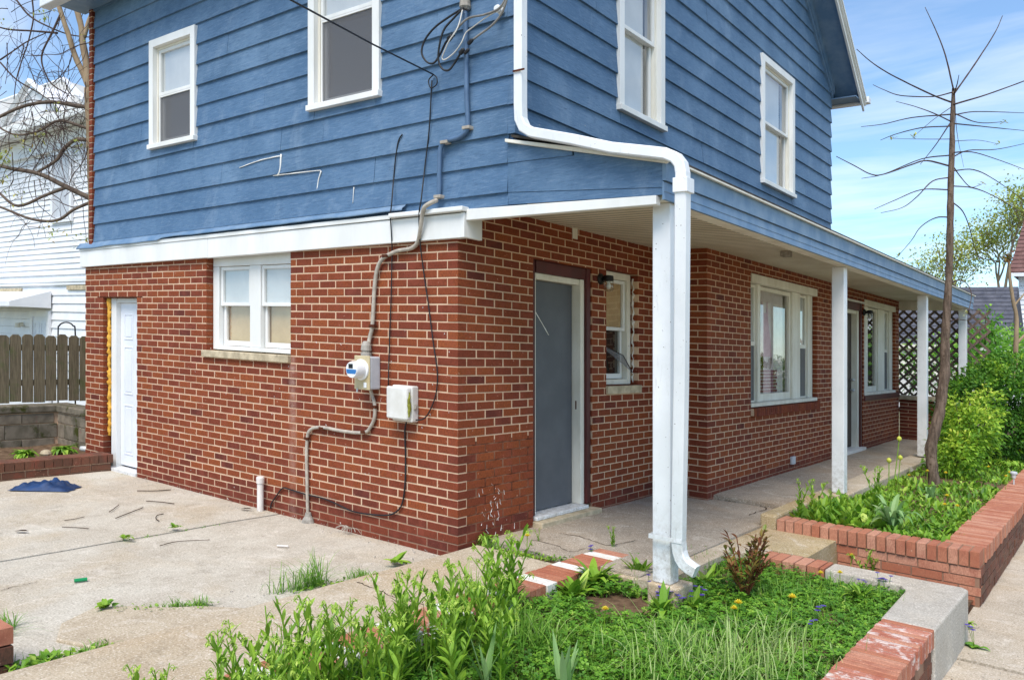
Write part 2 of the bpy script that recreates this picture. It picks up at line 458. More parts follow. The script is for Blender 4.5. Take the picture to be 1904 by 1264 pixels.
class MB:
    def __init__(self):
        self.v, self.f, self.tone = [], [], []

    def add(self, verts, faces, tone=0.5):
        b = len(self.v)
        self.v.extend([tuple(p) for p in verts])
        for f in faces:
            self.f.append([i + b for i in f])
            self.tone.append(tone)
        return self

    def box(self, x0, x1, y0, y1, z0, z1, tone=0.5):
        return self.add([(x0, y0, z0), (x1, y0, z0), (x1, y1, z0), (x0, y1, z0),
                         (x0, y0, z1), (x1, y0, z1), (x1, y1, z1), (x0, y1, z1)],
                        [(0, 3, 2, 1), (4, 5, 6, 7), (0, 1, 5, 4), (1, 2, 6, 5), (2, 3, 7, 6), (3, 0, 4, 7)], tone)

    def prism(self, poly, vec, tone=0.5):
        n = len(poly); vec = Vector(vec)
        a = [Vector(p) for p in poly]
        b = [p + vec for p in a]
        fs = [tuple(range(n - 1, -1, -1)), tuple(range(n, 2 * n))]
        fs += [(i, (i + 1) % n, n + (i + 1) % n, n + i) for i in range(n)]
        return self.add(a + b, fs, tone)

    def quad(self, a, b, c, d, tone=0.5):
        return self.add([a, b, c, d], [(0, 1, 2, 3)], tone)

    def tube(self, pts, rad, n=8, tone=0.5, cap=True, wob=0.0):
        pts = [Vector(p) for p in pts]
        if not hasattr(rad, '__len__'):
            rad = [rad] * len(pts)
        up = Vector((0, 0, 1)); prev = None
        vs, fs = [], []
        for i, p in enumerate(pts):
            d = (pts[min(i + 1, len(pts) - 1)] - pts[max(i - 1, 0)])
            d = d.normalized() if d.length > 1e-9 else up
            if prev is None:
                ref = Vector((1, 0, 0)) if abs(d.z) > 0.9 else up
                a = d.cross(ref).normalized()
            else:
                a = (prev - d * prev.dot(d))
                a = a.normalized() if a.length > 1e-6 else d.orthogonal().normalized()
            prev = a
            b = d.cross(a)
            for k in range(n):
                t = 2 * math.pi * k / n
                r = rad[i] * (1 + wob * mnoise.noise(Vector((p.x * 9 + k * 1.7, p.y * 9, p.z * 9))))
                vs.append(p + a * (r * math.cos(t)) + b * (r * math.sin(t)))
        for i in range(len(pts) - 1):
            for k in range(n):
                k2 = (k + 1) % n
                fs.append((i * n + k, i * n + k2, (i + 1) * n + k2, (i + 1) * n + k))
        if cap:
            fs.append(tuple(range(n - 1, -1, -1)))
            m = (len(pts) - 1) * n
            fs.append(tuple(range(m, m + n)))
        return self.add(vs, fs, tone)

    def lathe(self, base, axis, prof, n=20, tone=0.5):
        axis = Vector(axis).normalized(); base = Vector(base)
        a = axis.orthogonal().normalized(); b = axis.cross(a)
        vs, fs = [], []
        for (r, h) in prof:
            for k in range(n):
                t = 2 * math.pi * k / n
                vs.append(base + axis * h + a * (r * math.cos(t)) + b * (r * math.sin(t)))
        for i in range(len(prof) - 1):
            for k in range(n):
                k2 = (k + 1) % n
                fs.append((i * n + k, i * n + k2, (i + 1) * n + k2, (i + 1) * n + k))
        fs.append(tuple(range(n - 1, -1, -1)))
        m = (len(prof) - 1) * n
        fs.append(tuple(range(m, m + n)))
        return self.add(vs, fs, tone)

    def leaf(self, base, d, up, length, width, droop=0.3, tone=0.5, seg=3, fold=0.25, tip=1.0):
        """a folded lance-shaped leaf: two strips meeting on the midrib"""
        base, d, up = Vector(base), Vector(d).normalized(), Vector(up)
        side = d.cross(up)
        side = side.normalized() if side.length > 1e-6 else d.orthogonal().normalized()
        up = side.cross(d).normalized()
        vs, fs = [], []
        for i in range(seg + 1):
            t = i / seg
            w = width * 0.5 * (math.sin(math.pi * min(1.0, (t * 0.9 + 0.08) ** tip)) if i < seg else 0.02)
            c = base + d * (length * t * (1 - 0.25 * droop * t)) - Vector((0, 0, 1)) * (droop * length * t * t * 0.6)
            vs += [c - side * w + up * (w * fold), c, c + side * w + up * (w * fold)]
        for i in range(seg):
            o = i * 3
            fs += [(o, o + 1, o + 4, o + 3), (o + 1, o + 2, o + 5, o + 4)]
        return self.add(vs, fs, tone)

    def blade(self, base, d, length, width, droop=0.5, tone=0.5, seg=4):
        """a grass blade: one tapering strip bending over"""
        base, d = Vector(base), Vector(d)
        h = Vector((d.x, d.y, 0))
        side = Vector((-d.y, d.x, 0))
        side = side.normalized() if side.length > 1e-6 else Vector((1, 0, 0))
        vs, fs = [], []
        for i in range(seg + 1):
            t = i / seg
            c = base + d * (length * t) + h * (droop * length * t * t) - Vector((0, 0, 1)) * (droop * length * t * t * t * 0.7)
            w = width * 0.5 * (1 - t ** 1.6) + 0.0004
            vs += [c - side * w, c + side * w]
        for i in range(seg):
            o = i * 2
            fs.append((o, o + 1, o + 3, o + 2))
        return self.add(vs, fs, tone)

    def mesh(self, name, mat, off=(0, 0, 0), smooth=False):
        me = bpy.data.meshes.new(name)
        o = Vector(off)
        v = np.array(self.v, dtype=np.float64).reshape(-1, 3) - np.array(o)
        nf = len(self.f)
        me.vertices.add(len(v)); me.vertices.foreach_set('co', v.astype(np.float32).ravel())
        ls = np.fromiter((len(f) for f in self.f), dtype=np.int32, count=nf)
        idx = np.fromiter((i for f in self.f for i in f), dtype=np.int32, count=int(ls.sum()))
        me.loops.add(len(idx)); me.loops.foreach_set('vertex_index', idx)
        me.polygons.add(nf)
        st = np.concatenate(([0], np.cumsum(ls)[:-1])).astype(np.int32)
        me.polygons.foreach_set('loop_start', st)
        me.polygons.foreach_set('loop_total', ls)
        me.polygons.foreach_set('use_smooth', np.full(nf, bool(smooth), dtype=bool))
        me.update(calc_edges=True)
        a = me.attributes.new('tone', 'FLOAT', 'FACE')
        a.data.foreach_set('value', np.array(self.tone, dtype=np.float32))
        me.materials.append(M[mat])
        return me

    def build(self, name, mat, parent=None, smooth=False, bevel=0.0, origin=None):
        """one object; a top-level one gets its origin at the middle of its base"""
        if parent is not None:
            off = origin_of(parent)
            loc = Vector((0, 0, 0))
        else:
            v = np.array(self.v)
            lo, hi = v.min(0), v.max(0)
            off = Vector(origin) if origin is not None else Vector(((lo[0] + hi[0]) / 2, (lo[1] + hi[1]) / 2, lo[2]))
            loc = off
        o = bpy.data.objects.new(name, self.mesh(name, mat, off, smooth))
        COL.objects.link(o)
        o.location = loc
        o.parent = parent
        if bevel:
            b = o.modifiers.new('edge', 'BEVEL')
            b.width = bevel; b.segments = 2; b.limit_method = 'ANGLE'; b.angle_limit = RAD(40)
        return o


def empty(name, loc, rz=0.0):
    o = bpy.data.objects.new(name, None)
    COL.objects.link(o)
    o.location = loc
    o.rotation_euler = (0, 0, rz)
    o.empty_display_size = 0.1
    return o


def tag(o, label, cat, group=None, kind=None):
    o['label'] = label
    o['category'] = cat
    if group:
        o['group'] = group
    if kind:
        o['kind'] = kind
    return o


def structure(o):
    o['kind'] = 'structure'
    return o


def smooth_path(pts, sub=6):
    """Catmull-Rom through the given points"""
    P = [Vector(p) for p in pts]
    P = [P[0] * 2 - P[1]] + P + [P[-1] * 2 - P[-2]]
    out = []
    for i in range(1, len(P) - 2):
        for k in range(sub):
            t = k / sub
            a, b, c, d = P[i - 1], P[i], P[i + 1], P[i + 2]
            out.append(0.5 * ((2 * b) + (c - a) * t + (2 * a - 5 * b + 4 * c - d) * t * t + (3 * b - a - 3 * c + d) * t ** 3))
    out.append(P[-2])
    return out


def lerp_list(a, b, n):
    return [a + (b - a) * i / max(1, n - 1) for i in range(n)]


# wall frames: (s, d, w) -> world, s along the wall, d outwards, w up
class FaceA:
    def __init__(self, v0=0.0):
        self.v0 = v0

    def p(self, s, d, w):
        return (s, self.v0 - d, w)


class FaceB:
    def __init__(self, u0=0.0):
        self.u0 = u0

    def p(self, s, d, w):
        return (self.u0 + d, s, w)


def wbox(mb, F, s0, s1, d0, d1, w0, w1, tone=0.5):
    P = F.p
    mb.add([P(s0, d1, w0), P(s1, d1, w0), P(s1, d0, w0), P(s0, d0, w0),
            P(s0, d1, w1), P(s1, d1, w1), P(s1, d0, w1), P(s0, d0, w1)],
           [(0, 3, 2, 1), (4, 5, 6, 7), (0, 1, 5, 4), (1, 2, 6, 5), (2, 3, 7, 6), (3, 0, 4, 7)], tone)
    return mb


def wall_panel(mb, F, s0, s1, w0, w1, holes, d0, d1):
    cuts = sorted({s0, s1, *[min(max(h[0], s0), s1) for h in holes], *[min(max(h[1], s0), s1) for h in holes]})
    for a, b in zip(cuts[:-1], cuts[1:]):
        if b - a < 1e-6:
            continue
        mid = (a + b) / 2
        spans = [(w0, w1)]
        for h in holes:
            if h[0] < mid < h[1]:
                nx = []
                for (x, y) in spans:
                    if h[3] <= x or h[2] >= y:
                        nx.append((x, y)); continue
                    if h[2] > x: nx.append((x, h[2]))
                    if h[3] < y: nx.append((h[3], y))
                spans = nx
        for (x, y) in spans:
            wbox(mb, F, a, b, d0, d1, x, y)


def cut_spans(s0, s1, w0, w1, holes):
    """rectangles left of [s0,s1]x[w0,w1] when the holes are taken out, whole-height pieces first"""
    out, spans = [], [(s0, s1)]
    for h in holes:
        if h[3] <= w0 + 1e-6 or h[2] >= w1 - 1e-6:
            continue
        nx = []
        for (a, b) in spans:
            if h[1] <= a or h[0] >= b:
                nx.append((a, b)); continue
            if h[0] > a: nx.append((a, h[0]))
            if h[1] < b: nx.append((h[1], b))
            x0, x1 = max(a, h[0]), min(b, h[1])
            if h[2] > w0 + 0.012: out.append((x0, x1, w0, h[2]))
            if h[3] < w1 - 0.012: out.append((x0, x1, h[3], w1))
        spans = nx
    out += [(a, b, w0, w1) for (a, b) in spans]
    return [r for r in out if r[1] - r[0] > 0.018]


def brick_shape(mb, P, s0, s1, w0, w1, depth=0.1, ch=0.0035, proud=0.0, tone=0.5):
    d1 = proud; d0 = d1 - ch; db = -depth
    vs = [P(s0, db, w0), P(s1, db, w0), P(s1, db, w1), P(s0, db, w1),
          P(s0, d0, w0), P(s1, d0, w0), P(s1, d0, w1), P(s0, d0, w1),
          P(s0 + ch, d1, w0 + ch), P(s1 - ch, d1, w0 + ch), P(s1 - ch, d1, w1 - ch), P(s0 + ch, d1, w1 - ch)]
    fs = [(8, 9, 10, 11), (4, 5, 9, 8), (5, 6, 10, 9), (6, 7, 11, 10), (7, 4, 8, 11),
          (0, 1, 5, 4), (1, 2, 6, 5), (2, 3, 7, 6), (3, 0, 4, 7)]
    mb.add(vs, fs, tone)


RND = random.Random(11)

# ================================================================== GROUND
def ground_parts():
    o = MB().box(-150, 120, -60, 260, -0.9, -0.46).build('ground', 'far_ground'); structure(o)
    # driveway: three slabs parted by open joints, bowed and uneven
    jt = 0.012

    def slab(name, u0, u1, v0, v1, top, thick, mat, nx, ny, amp=0.006, skirt=True):
        mb = MB(); vs, fs = [], []
        for j in range(ny + 1):
            for i in range(nx + 1):
                x = u0 + (u1 - u0) * i / nx; y = v0 + (v1 - v0) * j / ny
                z = top + amp * mnoise.noise(Vector((x * 1.3, y * 1.3, 3.1))) + amp * 0.4 * mnoise.noise(Vector((x * 5, y * 5, 7)))
                if i in (0, nx) or j in (0, ny):
                    z -= 0.006
                vs.append((x, y, z))
        for j in range(ny):
            for i in range(nx):
                a = j * (nx + 1) + i
                fs.append((a, a + 1, a + nx + 2, a + nx + 1))
        mb.add(vs, fs)
        b = len(mb.v)
        ring = [i for i in range(nx + 1)] + [j * (nx + 1) + nx for j in range(1, ny + 1)] + \
               [ny * (nx + 1) + i for i in range(nx - 1, -1, -1)] + [j * (nx + 1) for j in range(ny - 1, 0, -1)]
        low = [(vs[i][0], vs[i][1], top - thick) for i in ring]
        mb.v.extend(low)
        n = len(ring)
        for k in range(n):
            k2 = (k + 1) % n
            mb.f.append([ring[k], b + k, b + k2, ring[k2]]); mb.tone.append(0.5)
        return mb.build(name, mat)

    structure(slab('driveway', -9.5, -2.2 - jt, -7, 0.02, -0.082, 0.35, 'drive_concrete', 40, 40))
    structure(slab('driveway', -2.2 + jt, -0.02, -7.0, 0.02, -0.084, 0.35, 'drive_concrete', 24, 60))
    m = MB()
    edge = [(-0.02, -1.72), (-0.16, -1.80), (-0.33, -1.92), (-0.46, -2.08), (-0.60, -2.18), (-0.76, -2.37), (-0.62, -2.62), (-0.40, -2.74), (-0.16, -2.66), (-0.02, -2.52)]
    m.prism([(u, v, -0.12) for u, v in edge], (0, 0, 0.054))
    structure(m.build('driveway_patch', 'walk_concrete', bevel=0.01))
    structure(slab('front_walk', 0.03, 0.80, -5.2, 0.20, 0.0, 0.4, 'walk_concrete', 10, 50, 0.004))
    structure(slab('porch_floor', -0.05, 1.39, 0.33, 3.5, 0.012, 0.4, 'porch_concrete', 20, 40, 0.006))
    structure(slab('porch_floor', 0.45, 1.40, 3.512, 12.3, 0.055, 0.5, 'porch_concrete', 12, 60, 0.006))
    structure(slab('step', 1.395, 2.06, 1.83, 2.62, -0.006, 0.4, 'aggregate', 14, 14, 0.004))
    structure(slab('porch_floor', 1.395, 1.56, 0.28, 1.50, 0.004, 0.3, 'walk_concrete', 6, 16, 0.004))
    structure(slab('porch_floor', 1.395, 1.78, 1.505, 1.825, 0.002, 0.3, 'walk_concrete', 6, 6, 0.004))
    structure(slab('sidewalk', 3.16, 7.5, -7, 1.28, -0.35, 0.3, 'sidewalk_concrete', 20, 30, 0.006))
    structure(slab('sidewalk', 3.10, 7.5, 1.30, 4.2, -0.34, 0.3, 'sidewalk_concrete', 20, 14, 0.006))
    structure(slab('sidewalk', 3.10, 7.5, 4.22, 30, -0.34, 0.3, 'sidewalk_concrete', 20, 30, 0.006))
    # beds of soil

    def bed(u0, u1, v0, v1, top, nx, ny, amp=0.03):
        mb = MB(); vs, fs = [], []
        for j in range(ny + 1):
            for i in range(nx + 1):
                x = u0 + (u1 - u0) * i / nx; y = v0 + (v1 - v0) * j / ny
                vs.append((x, y, top + amp * mnoise.noise(Vector((x * 2, y * 2, 1))) + amp * .4 * mnoise.noise(Vector((x * 9, y * 9, 1)))))
        for j in range(ny):
            for i in range(nx):
                a = j * (nx + 1) + i
                fs.append((a, a + 1, a + nx + 2, a + nx + 1))
        mb.add(vs, fs)
        return structure(mb.build('garden_soil', 'soil', smooth=True))
    bed(0.9, 3.0, -5.2, 1.7, -0.10, 40, 90)
    bed(1.45, 3.1, 2.65, 12.2, 0.03, 30, 90)
    bed(1.4, 3.15, 12.2, 26, 0.03, 20, 60)
    bed(2.0, 3.1, 1.6, 2.75, -0.30, 20, 20)
    bed(-9.5, -5.45, -3, 0.3, 0.0, 30, 30)
    bed(-0.06, 1.0, 0.15, 0.4, -0.03, 20, 6, 0.01)
    bed(-0.06, 0.06, -5.2, 0.1, -0.09, 4, 40, 0.01)


ground_parts()

# ================================================================== HOUSE
house = empty('house', (-2.7, 3.8, 0.0))
tag(house, 'two-storey house with red brick ground floor, blue clapboard upper floor and front porch', 'house')

COURSE, MOD, JOINT = 0.0681, 0.2175, 0.0096
ROW0 = 0.0216
A0, B0 = FaceA(0.0), FaceB(0.0)
A1, B1 = FaceA(3.35), FaceB(0.54)

HOLES_A = [(-5.56, -4.785, -0.5, 1.925), (-3.40, -2.036, 1.385, 2.6)]
HOLES_B = [(0.985, 1.935, -0.3, 2.315), (2.20, 2.835, 1.20, 2.345)]
HOLES_C = [(4.572, 7.06, 0.83, 2.515), (8.30, 9.52, -0.3, 2.46), (9.60, 11.80, 0.94, 2.545)]


def brick_rows(F, s0, s1, w0, w1, holes, start, MOD=MOD):
    """start(row) -> (first edge, direction) of the bond in that course"""
    out = []
    n0 = math.floor((w0 - ROW0) / COURSE)
    n1 = math.ceil((w1 - ROW0) / COURSE)
    for n in range(n0, n1):
        a = max(w0, ROW0 + n * COURSE + JOINT / 2)
        b = min(w1, ROW0 + (n + 1) * COURSE - JOINT / 2)
        if b - a < 0.015:
            continue
        s, dr = start(n)
        while s0 - 0.3 < s < s1 + 0.3:
            L = (MOD - (JOINT if isinstance(F, FaceA) else 0.0145)) * RND.uniform(0.985, 1.005)
            e0, e1 = (s, s + L) if dr > 0 else (s - L, s)
            e0, e1 = max(e0, s0), min(e1, s1)
            if e1 - e0 > 0.02:
                for (x0, x1, y0, y1) in cut_spans(e0, e1, a, b, holes):
                    if y1 - y0 > 0.012:
                        out.append((F, x0, x1, y0, y1))
            s += dr * MOD
    return out


def house_masonry():
    rows = []
    rows += brick_rows(A0, -6.0, 0.0, -0.12, 2.375, HOLES_A, lambda n: (0.0, -1) if n % 2 == 0 else (-0.1115, -1))
    rows += brick_rows(B0, 0.0, 3.34, -0.12, 2.75, HOLES_B, lambda n: (0.1115, 1) if n % 2 == 0 else (0.0, 1), 0.229)
    rows += brick_rows(A1, 0.005, 0.54, -0.02, 2.75, [], lambda n: (0.54, -1) if n % 2 == 0 else (0.54 - 0.1115, -1))
    rows += brick_rows(B1, 3.35, 12.1, -0.02, 2.75, HOLES_C, lambda n: (3.35 + 0.1115, 1) if n % 2 == 0 else (3.35, 1), 0.230)
    # the wall behind the brick: the face of the mortar
    grow = lambda hs: [(h[0] - 0.006, h[1] + 0.006, h[2] - 0.006, h[3] + 0.006) for h in hs]
    g = 0.0045
    mb = MB()
    g = 0.0030
    gb = 0.0010
    wall_panel(mb, A0, -5.994, -gb, -0.3, 2.5, grow(HOLES_A), -0.22, -g)
    wall_panel(mb, B0, 0.22, 3.56, -0.3, 2.75, grow(HOLES_B), -0.22, -gb)
    wall_panel(mb, A1, -0.1, 0.54 - gb, -0.3, 2.75, [], -0.2, -g)
    wall_panel(mb, B1, 3.55, 12.1, -0.3, 2.75, grow(HOLES_C), -0.22, -gb)
    wall = mb.build('brick_wall', 'mortar', house)
    # repointed corner with dark joints, below the middle of the door
    p = MB(); wbox(p, B0, 0.108, 0.982, -0.012, -0.0006, -0.1, 0.80)
    p.build('repointed_patch', 'red_mortar', wall)

    # bricks: those that show largest are single, the rest one mass
    def size(b):
        F, x0, x1, y0, y1 = b
        q = Vector(F.p((x0 + x1) / 2, 0, (y0 + y1) / 2))
        dx, dy = q.x - CAM[0], q.y - CAM[1]
        dep = dx * _F[0] + dy * _F[1]
        n = Vector(F.p(0, 1, 0)) - Vector(F.p(0, 0, 0))
        cosv = abs((dx * n.x + dy * n.y) / math.hypot(dx, dy))
        if q.x < -0.3 and q.y > 0.5:
            return 0
        return (x1 - x0) * (y1 - y0) * cosv / dep ** 2
    def tone_for(F, x0, y0):
        t = min(1, max(0, RND.gauss(0.52, 0.21)))
        if y0 < 0.16:
            t *= 0.35
        if F is B0 and y0 < 0.8 and x0 > 0.1 and y0 > 0.1:
            t = min(1, t * 0.6 + 0.38)
        return t
    order = sorted(range(len(rows)), key=lambda i: -size(rows[i]))
    single = set(order[:300])
    cache = {}
    mass = MB()
    org = origin_of(wall)
    for i, (F, x0, x1, y0, y1) in enumerate(rows):
        t = round(tone_for(F, x0, y0) * 7) / 7
        pr = RND.choice((-0.0012, 0.0, 0.0012)) if isinstance(F, FaceA) else RND.choice((0.0004, 0.0010, 0.0016))
        chm = 0.0035 if isinstance(F, FaceA) else 0.0015
        if i in single:
            L, H = round(x1 - x0, 3), round(y1 - y0, 4)
            for full in (MOD - JOINT, 0.229 - 0.0145, 0.230 - 0.0145):
                if abs(L - full) < 0.004:
                    L = round(full, 3); break
            key = (type(F).__name__, L, H, t, pr)
            if key not in cache:
                q = MB()
                ax = (lambda s, d, w: (s, -d, w)) if isinstance(F, FaceA) else (lambda s, d, w: (d, s, w))
                brick_shape(q, ax, -L / 2, L / 2, -H / 2, H / 2, 0.1, chm, pr, t)
                cache[key] = q.mesh('brick', 'brick')
            o = bpy.data.objects.new('brick', cache[key])
            COL.objects.link(o)
            o.parent = wall
            o.location = Vector(F.p((x0 + x1) / 2, 0, (y0 + y1) / 2)) - org
        else:
            brick_shape(mass, F.p, x0, x1, y0, y1, 0.1, chm, pr, t)
    m = mass.build('brickwork', 'brick', wall); m['kind'] = 'stuff'
    # splashes of old paint low on the door wall
    g = random.Random(12)
    m = MB()
    for _ in range(38):
        x, y = g.gauss(915, 13), g.gauss(948, 22)
        if g.random() < .15: x, y = g.uniform(880, 985), g.uniform(900, 985)
        c = pB(x, y, 0.0015); L = g.uniform(.004, .05)
        a = g.gauss(0, .5)
        m.tube([c, c + Vector((0, math.sin(a) * L, math.cos(a) * L))], [g.uniform(.001, .004), .001], 5)
    q = m.build('paint_splash', 'caulk', wall); q['kind'] = 'stuff'
    m = MB()
    for _ in range(60):
        x, y = g.uniform(300, 840), g.uniform(560, 985)
        c = pA(x, y, -0.0015); L = g.uniform(.003, .016)
        m.tube([c, c + Vector((g.uniform(-L, L), 0, -L))], [g.uniform(.001, .004), .001], 5)
    q = m.build('paint_splash', 'caulk', wall); q['kind'] = 'stuff'
    return wall


wall = house_masonry()


def board(mb, F, s0, s1, w0, w1, wrow, slope=0.0, sref=0.0, expo=0.2115, t0=0.026, t1=0.004, jig=0.0, tone=0.5):
    """one clapboard (or a piece of it): thick at the butt, thin at the top"""
    th = lambda w: t0 + (t1 - t0) * min(1, max(0, (w - wrow) / (expo + 0.02))) + jig
    dz = lambda s: slope * (s - sref)
    P = F.p
    vs = []
    for s in (s0, s1):
        for (d, w) in ((-0.004, w0), (th(w0) - 0.004, w0 + 0.004), (th(w0), w0 + 0.005), (th(w1), w1), (-0.004, w1)):
            vs.append(P(s, d, w + dz(s)))
    n = 5
    fs = [(4, 3, 2, 1, 0), (5, 6, 7, 8, 9)] + [(i, (i + 1) % n, n + (i + 1) % n, n + i) for i in range(n)]
    mb.add(vs, fs, tone)


UP_HOLES_A = [(-4.36, -3.62, 3.60, 4.64), (-1.65, -0.90, 3.64, 5.10)]
UP_HOLES_B = [(1.52, 2.22, 3.70, 5.12), (4.92, 5.92, 3.68, 5.10)]
EXPO = 0.2115


def house_upper():
    grow = lambda hs, e: [(h[0] - e, h[1] + e, h[2] - e, h[3] + e) for h in hs]
    sh = MB()
    wall_panel(sh, A0, -5.82, 0.07, 2.45, 5.75, UP_HOLES_A, -0.18, -0.006)
    wall_panel(sh, A0, 0.07, 0.53, 2.585, 5.75, [], -0.18, -0.006)
    wall_panel(sh, B1, 0.2, 7.69, 2.76, 5.66, UP_HOLES_B, -0.18, -0.006)
    sh.add([(0.36, 0.0, 5.655), (0.534, 0.0, 5.655), (0.534, 7.69, 5.655), (0.36, 7.69, 5.655), (0.36, 3.85, 8.76), (0.534, 3.85, 8.76)],
           [(0, 1, 5, 4), (1, 2, 5), (2, 3, 4, 5), (3, 0, 4), (0, 3, 2, 1)])
    sh.box(-5.82, 0.53, 7.5, 7.69, 2.7, 5.66)
    sh.box(-5.82, -5.64, 0.18, 7.5, 2.4, 5.66)
    up = sh.build('sheathing', 'blue_paint_long', house)
    g = random.Random(5)

    def add(F, mat, pieces, row, **kw):
        for (x0, x1, y0, y1) in pieces:
            m = MB()
            board(m, F, x0 + 0.0018, x1 - 0.0018, y0, y1, row, jig=g.uniform(-0.001, 0.0025), tone=g.random(), **kw)
            m.build('siding_board', mat, house)
    # driveway side
    joints = {-1: [-0.9], 0: [-3.1], 1: [-4.3, -2.15, -1.55], 2: [-5.1, -2.75], 3: [-4.65, -3.9, -2.4], 4: [-4.9, -0.2], 5: [-2.35],
              6: [-3.0, -0.5], 7: [-1.9], 8: [-5.0, -2.0], 9: [-3.3], 10: [-2.6, -0.1]}
    for n in range(-3, 13):
        w0 = 3.095 + n * EXPO
        cuts = [-5.74] + sorted(joints.get(n, [])) + [0.50]
        lo = 2.58 if n == -3 else w0
        for a, b in zip(cuts[:-1], cuts[1:]):
            hs = [(h[0], h[1], h[2] - 0.015 * ((h[0] + h[1]) / 2 - 0.54), h[3] - 0.015 * ((h[0] + h[1]) / 2 - 0.54)) for h in grow(UP_HOLES_A, 0.02)]
            ps = cut_spans(a, b, lo, w0 + EXPO + 0.004, hs)
            add(A0, 'blue_paint_long', ps, w0, slope=0.0150, sref=0.54)
    # corner board and porch gable end
    m = MB()
    for n in range(0, 13):
        w0 = 3.095 + n * EXPO
        m.prism([(0.501, -0.028, w0), (0.572, -0.028, w0), (0.572, -0.012, w0 + EXPO - .004), (0.501, -0.012, w0 + EXPO - .004)], (0, 0.026, 0))
        m.prism([(0.548, -0.002, w0), (0.572, -0.002, w0), (0.562, -0.002, w0 + EXPO - .004), (0.548, -0.002, w0 + EXPO - .004)], (0, 0.06, 0))
    m.build('corner_board', 'blue_paint_long', house)

    def gable(poly, d0, d1, tone):
        m = MB(); m.prism([(u, -d0, w) for (u, w) in poly], (0, d0 + 0.004, 0), tone)
        m.build('siding_board', 'blue_paint_long', house)
    gable([(0.502, 2.886), (1.06, 2.880), (1.06, 2.925), (0.502, 3.055)], 0.024, 0, 0.3)
    gable([(0.502, 2.674), (1.735, 2.606), (1.735, 2.757), (1.07, 2.922), (1.07, 2.878), (0.502, 2.884)], 0.019, 0, 0.6)
    gable([(0.502, 2.585), (1.735, 2.560), (1.735, 2.604), (0.502, 2.672)], 0.015, 0, 0.8)
    # street side
    joints = {1: [6.9], 2: [3.2], 3: [6.5], 4: [2.9], 6: [1.1, 3.9], 8: [6.4], 9: [3.3], 11: [2.0]}
    for n in range(-1, 18):
        w0 = 3.095 + n * EXPO
        mid = w0 + EXPO / 2
        s1 = 7.70 if mid < 5.62 else 7.70 - (mid - 5.62) / 0.81
        s0 = 0.061 if mid < 5.6 else (mid - 5.6) / 0.81
        cuts = [s0] + sorted(joints.get(n, [])) + [s1]
        for a, b in zip(cuts[:-1], cuts[1:]):
            if b - a < 0.05:
                continue
            ps = cut_spans(a, b, w0, w0 + EXPO + 0.004, grow(UP_HOLES_B, 0.02))
            add(B1, 'blue_paint_deep', ps, w0)
    # brick pier that closes the far end of the driveway wall
    pier = MB().box(-5.815, -5.755, -0.035, 0.2, 2.45, 5.75).build('brick_pier', 'mortar', house)
    bm = MB()
    for n in range(36, 84):
        a = ROW0 + n * COURSE
        brick_shape(bm, A0.p, -5.82, -5.75, a + 0.006, a + COURSE - 0.006, 0.15, 0.003, 0.041, g.uniform(0.1, 0.7))
    q = bm.build('brick_stack', 'brick', pier); q['kind'] = 'stuff'
    # caulked crack and gaps over the butt joints
    m = MB()
    for pts, r in (([(445, 312), (485, 298), (522, 290)], .006), ([(523, 287), (521, 318), (516, 327)], .010),
                   ([(508, 327), (540, 323), (596, 317)], .006), ([(597, 318), (592, 335), (590, 353)], .008), ([(658, 348), (656, 378)], .004)):
        P = [pA(x, y, -0.021) for x, y in pts]
        m.tube(smooth_path(P, 5), r * 0.8, 6, wob=0.9)
    q = m.build('caulk_smear', 'caulk', house, smooth=True); q['kind'] = 'stuff'


house_upper()


def slope_box(mb, u0, u1, d0, d1, lo0, hi0, lo1, hi1):
    """a board along the driveway wall whose ends have different heights"""
    mb.prism([(u0, -d1, lo0), (u1, -d1, lo1), (u1, -d1, hi1), (u0, -d1, hi0)], (0, d1 - d0, 0))


